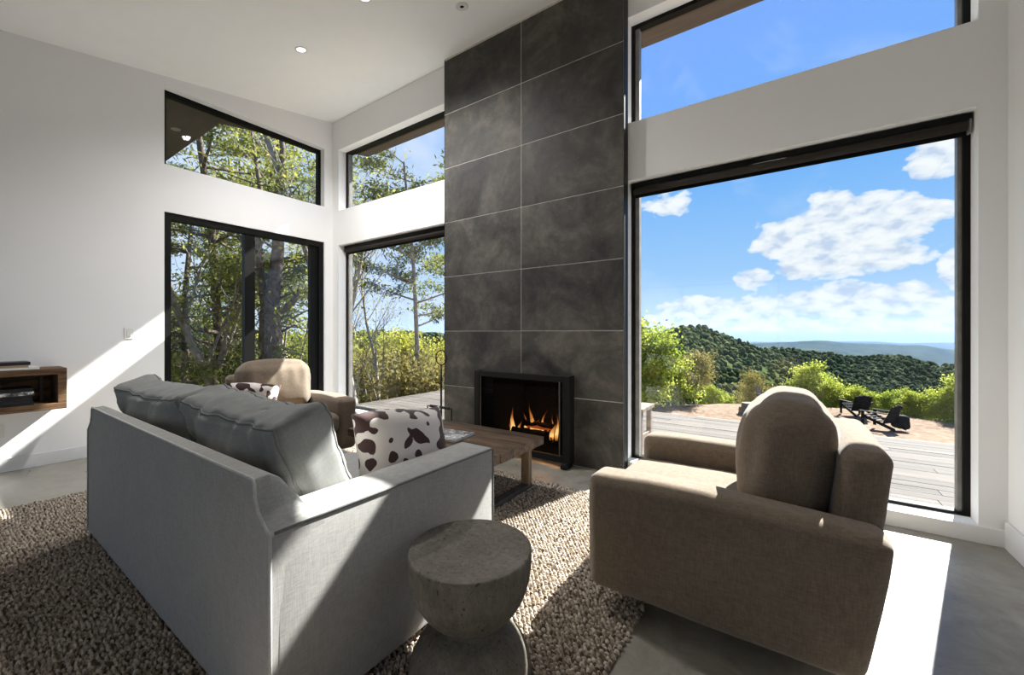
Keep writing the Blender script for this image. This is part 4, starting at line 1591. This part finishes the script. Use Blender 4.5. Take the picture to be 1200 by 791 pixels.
proto('tall', M['bark'], M['leaf'], seed=1, height=13, r0=0.15, levels=3, spread=0.55, n_child=(15, 7), leaf_n=6500, leaf_s=0.095, first=0.35, leaf_sp=0.32, blen=0.36)
proto('tall2', M['palebark'], M['leaf'], seed=2, height=14, r0=0.12, levels=3, spread=0.5, n_child=(14, 5), leaf_n=3000, leaf_s=0.09, first=0.3, leaf_sp=0.3, blen=0.34)
proto('bare', M['palebark'], M['leaf'], seed=12, height=11, r0=0.11, levels=3, spread=0.45, n_child=(13, 6), leaf_n=900, leaf_s=0.08, first=0.25, leaf_sp=0.25, blen=0.34, wob=0.09)
proto('pine', M['bark'], M['pine'], seed=3, height=15, r0=0.2, levels=3, spread=0.85, n_child=(26, 7), leaf_n=26000, leaf_s=0.17, first=0.15, flat=0.35, leaf_sp=0.15, wob=0.06, aspect=0.25, blen=0.30)
proto('toppine', M['palebark'], M['pine'], seed=33, height=11, r0=0.13, levels=3, spread=0.8, n_child=(16, 6), leaf_n=9000, leaf_s=0.15, first=0.5, flat=0.5, leaf_sp=0.13, wob=0.05, aspect=0.3, blen=0.24)
proto('under', M['bark'], M['leaf'], seed=4, height=5.5, r0=0.06, levels=3, spread=0.6, n_child=(12, 6), leaf_n=8000, leaf_s=0.15, first=0.08, leaf_sp=0.36)
proto('under2', M['bark'], M['olive'], seed=5, height=4.5, r0=0.05, levels=3, spread=0.65, n_child=(12, 6), leaf_n=6000, leaf_s=0.14, first=0.08, leaf_sp=0.34)
proto('shrub', M['bark'], M['bright'], seed=6, height=3.4, r0=0.04, levels=3, spread=0.6, n_child=(10, 6), leaf_n=5200, leaf_s=0.15, first=0.05, leaf_sp=0.24, aspect=0.7)
proto('shrub2', M['bark'], M['bright'], seed=7, height=2.6, r0=0.03, levels=3, spread=0.75, n_child=(11, 6), leaf_n=4200, leaf_s=0.15, first=0.03, leaf_sp=0.24, aspect=0.7)
proto('olivebush', M['palebark'], M['olive'], seed=9, height=4.0, r0=0.05, levels=3, spread=0.6, n_child=(12, 7), leaf_n=4200, leaf_s=0.13, first=0.1, leaf_sp=0.24)


def tree(name, key, x, y, z, s, rz, label, cat='tree', group=None, tilt=(0, 0)):
    r = empty(name, (x, y, z), rz, label, cat, group)
    r.rotation_euler = (tilt[0], tilt[1], rz)
    r.scale = (s, s, s)
    for nm, me in zip(('trunk', 'foliage'), PROTO[key]):
        o = bpy.data.objects.new(nm, me)
        COL.objects.link(o)
        o.parent = r
        if nm == 'foliage':
            o['kind'] = 'stuff'
    return r


def ground_z(x, y):
    z = GZ - max(0.0, -7.0 - x) * 0.35
    e = edge_y(max(-60, min(40, x)))
    if y > e:
        z -= (y - e) * 0.42
    return max(z, -45)


def place(u, depth):
    d = at_depth(u, 389.5, depth)
    return d[0], d[1], ground_z(d[0], d[1]) - 0.1


random.seed(21)
# singled-out trees seen through the left windows
for (key, u, dep, s, rz, nm, lab, tl) in (
        ('pine', 222, 9.5, 0.66, 2.3, 'pine_tree', 'smaller pine nearest the left edge of the sliding door', (0, 0)),
        ('pine', 256, 11, 0.86, 5.2, 'pine_tree', 'pine with drooping boughs in the middle of the left door pane', (0, 0)),
        ('pine', 236, 13, 0.98, 0.3, 'pine_tree', 'big spreading pine filling the left pane of the sliding door', (0, 0)),
        ('pine', 268, 18, 1.05, 1.9, 'pine_tree', 'second pine behind the spreading one, seen above the sofa', (0, 0)),
        ('pine', 205, 24, 0.95, 4.1, 'pine_tree', 'pine at the left edge of the sliding door, farthest of the pines', (0, 0)),
        ('bare', 283, 10, 1.05, 2.2, 'slender_tree', 'straight slender tree just left of the door stile', (0, 0)),
        ('tall', 303, 15, 1.05, 4.4, 'slender_tree', 'leafy slender tree seen in the middle of the high left window', (0.05, 0.03)),
        ('tall2', 345, 17, 1.00, 0.9, 'slender_tree', 'leafy tree behind the gnarled trunk by the door', (0, 0)),
        ('bare', 366, 13, 1.00, 1.0, 'bare_tree', 'thin nearly bare tree at the right edge of the sliding door', (0, 0)),
        ('bare', 212, 10, 0.80, 5.0, 'slender_tree', 'thin bent tree at the far left edge of the sliding door', (0, 0.08)),
        ('bare', 430, 10.5, 1.10, 2.0, 'slender_tree', 'pale slender trunk at the left of the tall window beside the chimney', (0, 0)),
        ('bare', 417, 13, 0.85, 3.0, 'bare_tree', 'almost bare tree leaning at the left edge of the tall window', (0, 0.12)),
        ('bare', 457, 13, 0.75, 0.4, 'bare_tree', 'thin bare branching tree in the middle of the tall window', (0.05, 0.0)),
        ('toppine', 497, 13, 0.88, 1.2, 'pine_tree', 'slim pine with dark tufted crown beside the chimney edge', (0, 0)),
        ('toppine', 516, 15, 1.25, 2.5, 'pine_tree', 'dark pine showing behind the chimney edge in the high window', (0, 0))):
    x, y, z = place(u, dep)
    tree(nm, key, x, y, z, s, rz, lab, 'tree', 'trees beyond the left windows', tl)
for i in range(26):
    u = 175 + (i % 13) * 29 + random.uniform(-10, 10)
    dep = (15 if i < 13 else 23) + random.uniform(-2.5, 2.5)
    x, y, z = place(u, dep)
    top = 1.22 + (-(405 if i < 13 else 396) + 389.5 + random.uniform(-10, 14)) / F_PX * dep
    key = 'under' if random.random() < 0.65 else 'under2'
    hgt = 5.5 if key == 'under' else 4.5
    tree('understory_tree', key, x, y, z, max(0.4, (top - z) / (hgt * 1.22)), random.uniform(0, 6), ('dense yellow-green' if key == 'under' else 'brownish olive') + ' undergrowth ' + ('nearest the glass, ' if i < 13 else 'in the back row, ') + ('seen through the sliding door' if u < 395 else 'seen through the tall window left of the chimney'), 'tree', 'undergrowth beyond the left windows')
for i in range(6):
    u = 215 + i * 34 + random.uniform(-8, 8)
    dep = 32 + random.uniform(-3, 6)
    x, y, z = place(u, dep)
    tree('woodland_tree', 'tall', x, y, z - 4, 1.0 + random.random() * 0.2, random.uniform(0, 6), 'leafy tree far beyond the sliding door' if u < 395 else 'leafy tree far beyond the tall window left of the chimney', 'tree', 'woodland trees far beyond the left windows')

# gnarled old trunk behind the right pane of the sliding door
x, y, z = place(318, 9.0)
gn = empty('gnarled_tree', (x, y, z), 0, 'thick gnarled old tree with a broken branch, right pane of the sliding door', 'tree', 'trees beyond the left windows')
rnd = random.Random(17)
tw = MB()
RV = Vector((RGT[0], RGT[1], 0))


def P3(du, v, dd=0.0):
    """offset in metres along the view's right, height from pixel row"""
    return RV * du + Vector((FWD[0], FWD[1], 0)) * dd + Vector((0, 0, CAM_H + (389.5 - v) / F_PX * 9.0 - z))


tw.tube([P3(0.0, 520), P3(0.02, 470), P3(-0.02, 430), P3(0.05, 395), P3(0.0, 360), P3(0.08, 330), P3(0.15, 290), P3(0.12, 240), P3(0.25, 180), P3(0.2, 120)],
        [0.22, 0.19, 0.17, 0.18, 0.15, 0.15, 0.12, 0.09, 0.06, 0.03], 12)
tw.tube([P3(-0.12, 450), P3(-0.20, 400), P3(-0.14, 360), P3(-0.24, 320), P3(-0.3, 280), P3(-0.25, 220), P3(-0.45, 150)], [0.10, 0.09, 0.09, 0.08, 0.07, 0.05, 0.02], 9)
tw.tube([P3(0.10, 366), P3(0.32, 362), P3(0.50, 352), P3(0.62, 340)], [0.09, 0.08, 0.065, 0.045], 9)
for k in range(26):
    a = rnd.uniform(200, 440)
    d0 = rnd.uniform(-0.2, 0.2)
    sg = rnd.choice((-1, 1))
    ln = rnd.uniform(0.4, 1.5)
    tw.tube([P3(d0, a), P3(d0 + sg * ln * 0.4, a - rnd.uniform(-6, 14), rnd.uniform(-0.3, 0.3)), P3(d0 + sg * ln, a - rnd.uniform(-12, 34), rnd.uniform(-0.6, 0.6))], [0.035, 0.02, 0.006], 4)
for k in range(40):
    a = rnd.uniform(340, 500)
    d0 = rnd.uniform(-0.25, 0.25)
    tw.tube([P3(d0, a, -0.2), P3(d0 + rnd.uniform(-0.12, 0.12), a + 8, -0.26), P3(d0 + rnd.uniform(-0.2, 0.2), a + 18, -0.2)], 0.012, 4)
tw.build('trunk', M['bark'], gn, smooth=True)
pts = []
rr = np.random.default_rng(5)
nn_ = 2600
PX = rr.uniform(-1.4, 1.6, nn_)
PZv = rr.uniform(120, 380, nn_)
PD = rr.uniform(-0.8, 0.8, nn_)
cl_ = np.array([noise.noise(Vector((a * 1.7, b * 0.03, 0))) for a, b in zip(PX, PZv)])
kp = cl_ > -0.05
Pp = np.array([tuple(P3(a, b, c)) for a, b, c in zip(PX[kp], PZv[kp], PD[kp])])
a_ = rr.normal(0, 1, Pp.shape)
a_ /= np.linalg.norm(a_, axis=1)[:, None]
b_ = np.cross(a_, rr.normal(0, 1, Pp.shape))
b_ /= np.linalg.norm(b_, axis=1)[:, None]
Q = np.stack([Pp - a_ * 0.05, Pp + b_ * 0.03, Pp + a_ * 0.05, Pp - b_ * 0.03], 1).reshape(-1, 3)
o = np_mesh('foliage', Q, np.arange(len(Q)).reshape(-1, 4), M['leaf'], gn)
o['kind'] = 'stuff'

# bright saplings and bushes along the edge of the yard
bushes = [(752, 22.5, 'shrub', 1.12), (772, 21.5, 'shrub', 0.86), (762, 20.8, 'shrub2', 0.8), (792, 22.5, 'shrub2', 0.74), (815, 23.5, 'olivebush', 0.62), (800, 23, 'olivebush', 0.55), (836, 25, 'shrub2', 0.5),
          (884, 26.5, 'olivebush', 0.62), (870, 27, 'olivebush', 0.5), (852, 25.5, 'shrub2', 0.36), (908, 26, 'shrub2', 0.42), (942, 24.2, 'shrub', 0.66), (956, 24.2, 'shrub', 0.55), (968, 23.2, 'shrub2', 0.58), (985, 23, 'shrub2', 0.55),
          (1003, 22.5, 'shrub', 0.40), (1020, 22.0, 'shrub2', 0.44), (1040, 21.3, 'shrub2', 0.46), (1060, 20.6, 'shrub2', 0.40), (1072, 20.3, 'shrub', 0.38), (1088, 19.8, 'shrub2', 0.44), (1105, 19.4, 'shrub', 0.46), (1122, 19.0, 'shrub2', 0.55),
          (1136, 18.6, 'shrub', 0.55), (1150, 18.4, 'shrub', 0.55), (924, 25.6, 'shrub2', 0.48), (1080, 20.8, 'shrub', 0.40), (1010, 23.3, 'shrub2', 0.46), (1170, 18, 'shrub2', 0.6)]
lab_sp = {0: 'tallest bright yellow-green sapling at the left edge of the picture window', 4: 'yellow-brown bush right of the tall saplings in the picture window',
          7: 'brownish budding bush below the near hill, left of the armchair back', 11: 'bright green sapling just right of the armchair back cushion'}
for i, (u, dep, key, s) in enumerate(bushes):
    d = at_depth(u, 389.5, dep * 0.90)
    x, y = d[0], d[1]
    z = ground_z(x, y) - 0.1
    lab = lab_sp.get(i, 'small yellow-brown bush at the yard edge, left half of the picture window' if key == 'olivebush' else 'bright yellow-green bush at the yard edge, ' + ('left of the armchair' if u < 925 else 'just right of the armchair back' if u < 1000 else 'behind the garden chairs' if u < 1075 else 'at the right end of the picture window'))
    tree('yard_bush', key, x, y, z, s, i * 1.3, lab, 'bush', 'bushes along the yard edge')


# ------------------------------------------------------------ yard furniture
def yard_chair(u, v, rz, s, label):
    t = (CAM_H - GZ) / ((v - 389.5) / F_PX)
    p = at_depth(u, v, t)
    c = empty('garden_chair', (p[0], p[1], GZ + 0.05), rz, label, 'chair', 'dark garden chairs in the yard')
    c.scale = (s, s, s)
    m = M['black_plastic']
    for sd in (-1, 1):
        MB().box(-0.48, 0.30, sd * 0.36 - 0.06, sd * 0.36 + 0.06, 0.54, 0.565).build('armrest', m, c)
        MB().box(-0.44, -0.36, sd * 0.33 - 0.02, sd * 0.33 + 0.02, 0.0, 0.54).build('leg', m, c)
        MB().add([(-0.44, sd * 0.30 - 0.015, 0.34), (0.50, sd * 0.30 - 0.015, 0.0), (0.50, sd * 0.30 - 0.015, 0.10), (-0.44, sd * 0.30 - 0.015, 0.44),
                  (-0.44, sd * 0.30 + 0.015, 0.34), (0.50, sd * 0.30 + 0.015, 0.0), (0.50, sd * 0.30 + 0.015, 0.10), (-0.44, sd * 0.30 + 0.015, 0.44)],
                 [(0, 1, 2, 3), (4, 7, 6, 5), (0, 4, 5, 1), (1, 5, 6, 2), (2, 6, 7, 3), (3, 7, 4, 0)]).build('leg', m, c)
    for k in range(5):
        a = k / 5
        MB().box(-0.42 + 0.13 * k, -0.31 + 0.13 * k, -0.29, 0.29, 0.40 - 0.048 * k, 0.42 - 0.048 * k).build('seat_slat', m, c)
    rot = Matrix.Translation((0.16, 0, 0.20)) @ Matrix.Rotation(math.radians(24), 4, 'Y')
    for k in range(5):
        y0_ = -0.29 + 0.118 * k
        MB().box(-0.012, 0.012, y0_, y0_ + 0.108, 0.0, 0.72 - 0.03 * abs(k - 2), rot).build('back_slat', m, c)
    MB().box(0.012, 0.035, -0.30, 0.30, 0.30, 0.37, rot).build('back_rail', m, c)
    return c


yard_chair(1034, 503, -0.62, 1.12, 'dark slatted garden chair nearest the deck in the yard')
yard_chair(1004, 488, -1.15, 1.12, 'dark garden chair behind and left of the nearest one')
yard_chair(899, 477, 2.8, 1.1, 'dark garden chair mostly hidden behind the brown armchair back')
t = (CAM_H - GZ) / ((486 - 389.5) / F_PX)
p = at_depth(880, 486, t)
sp = empty('stone_stack', (p[0], p[1], GZ + 0.02), 0.2, 'low stack of dark flat stones in the yard left of the armchair back', 'stones')
random.seed(2)
for k in range(5):
    hw, hd = 0.52 - 0.03 * k, 0.34 - 0.02 * k
    poly = []
    for i in range(9):
        a = 2 * PI * i / 9
        poly.append((hw * math.cos(a) * random.uniform(0.85, 1.1) + random.uniform(-0.02, 0.02), hd * math.sin(a) * random.uniform(0.85, 1.1)))
    MB().prism(poly, 0.105 * k, 0.105 * k + 0.095, 'z').build('stone', M['slate'], sp, bevel=0.01)
bl = empty('storage_bag', (*at_depth(1055, 500, (CAM_H - GZ) / ((503 - 389.5) / F_PX))[:2], GZ + 0.05), 0.3, 'dark rounded bundle on the ground behind the nearest garden chair', 'bundle')
soft_box('bundle', (0.45, 0.5, 0.5), 0.12, M['black_plastic'], bl, loc=(0, 0, 0.25), nz_amp=0.03, nz_scale=4, n=8)
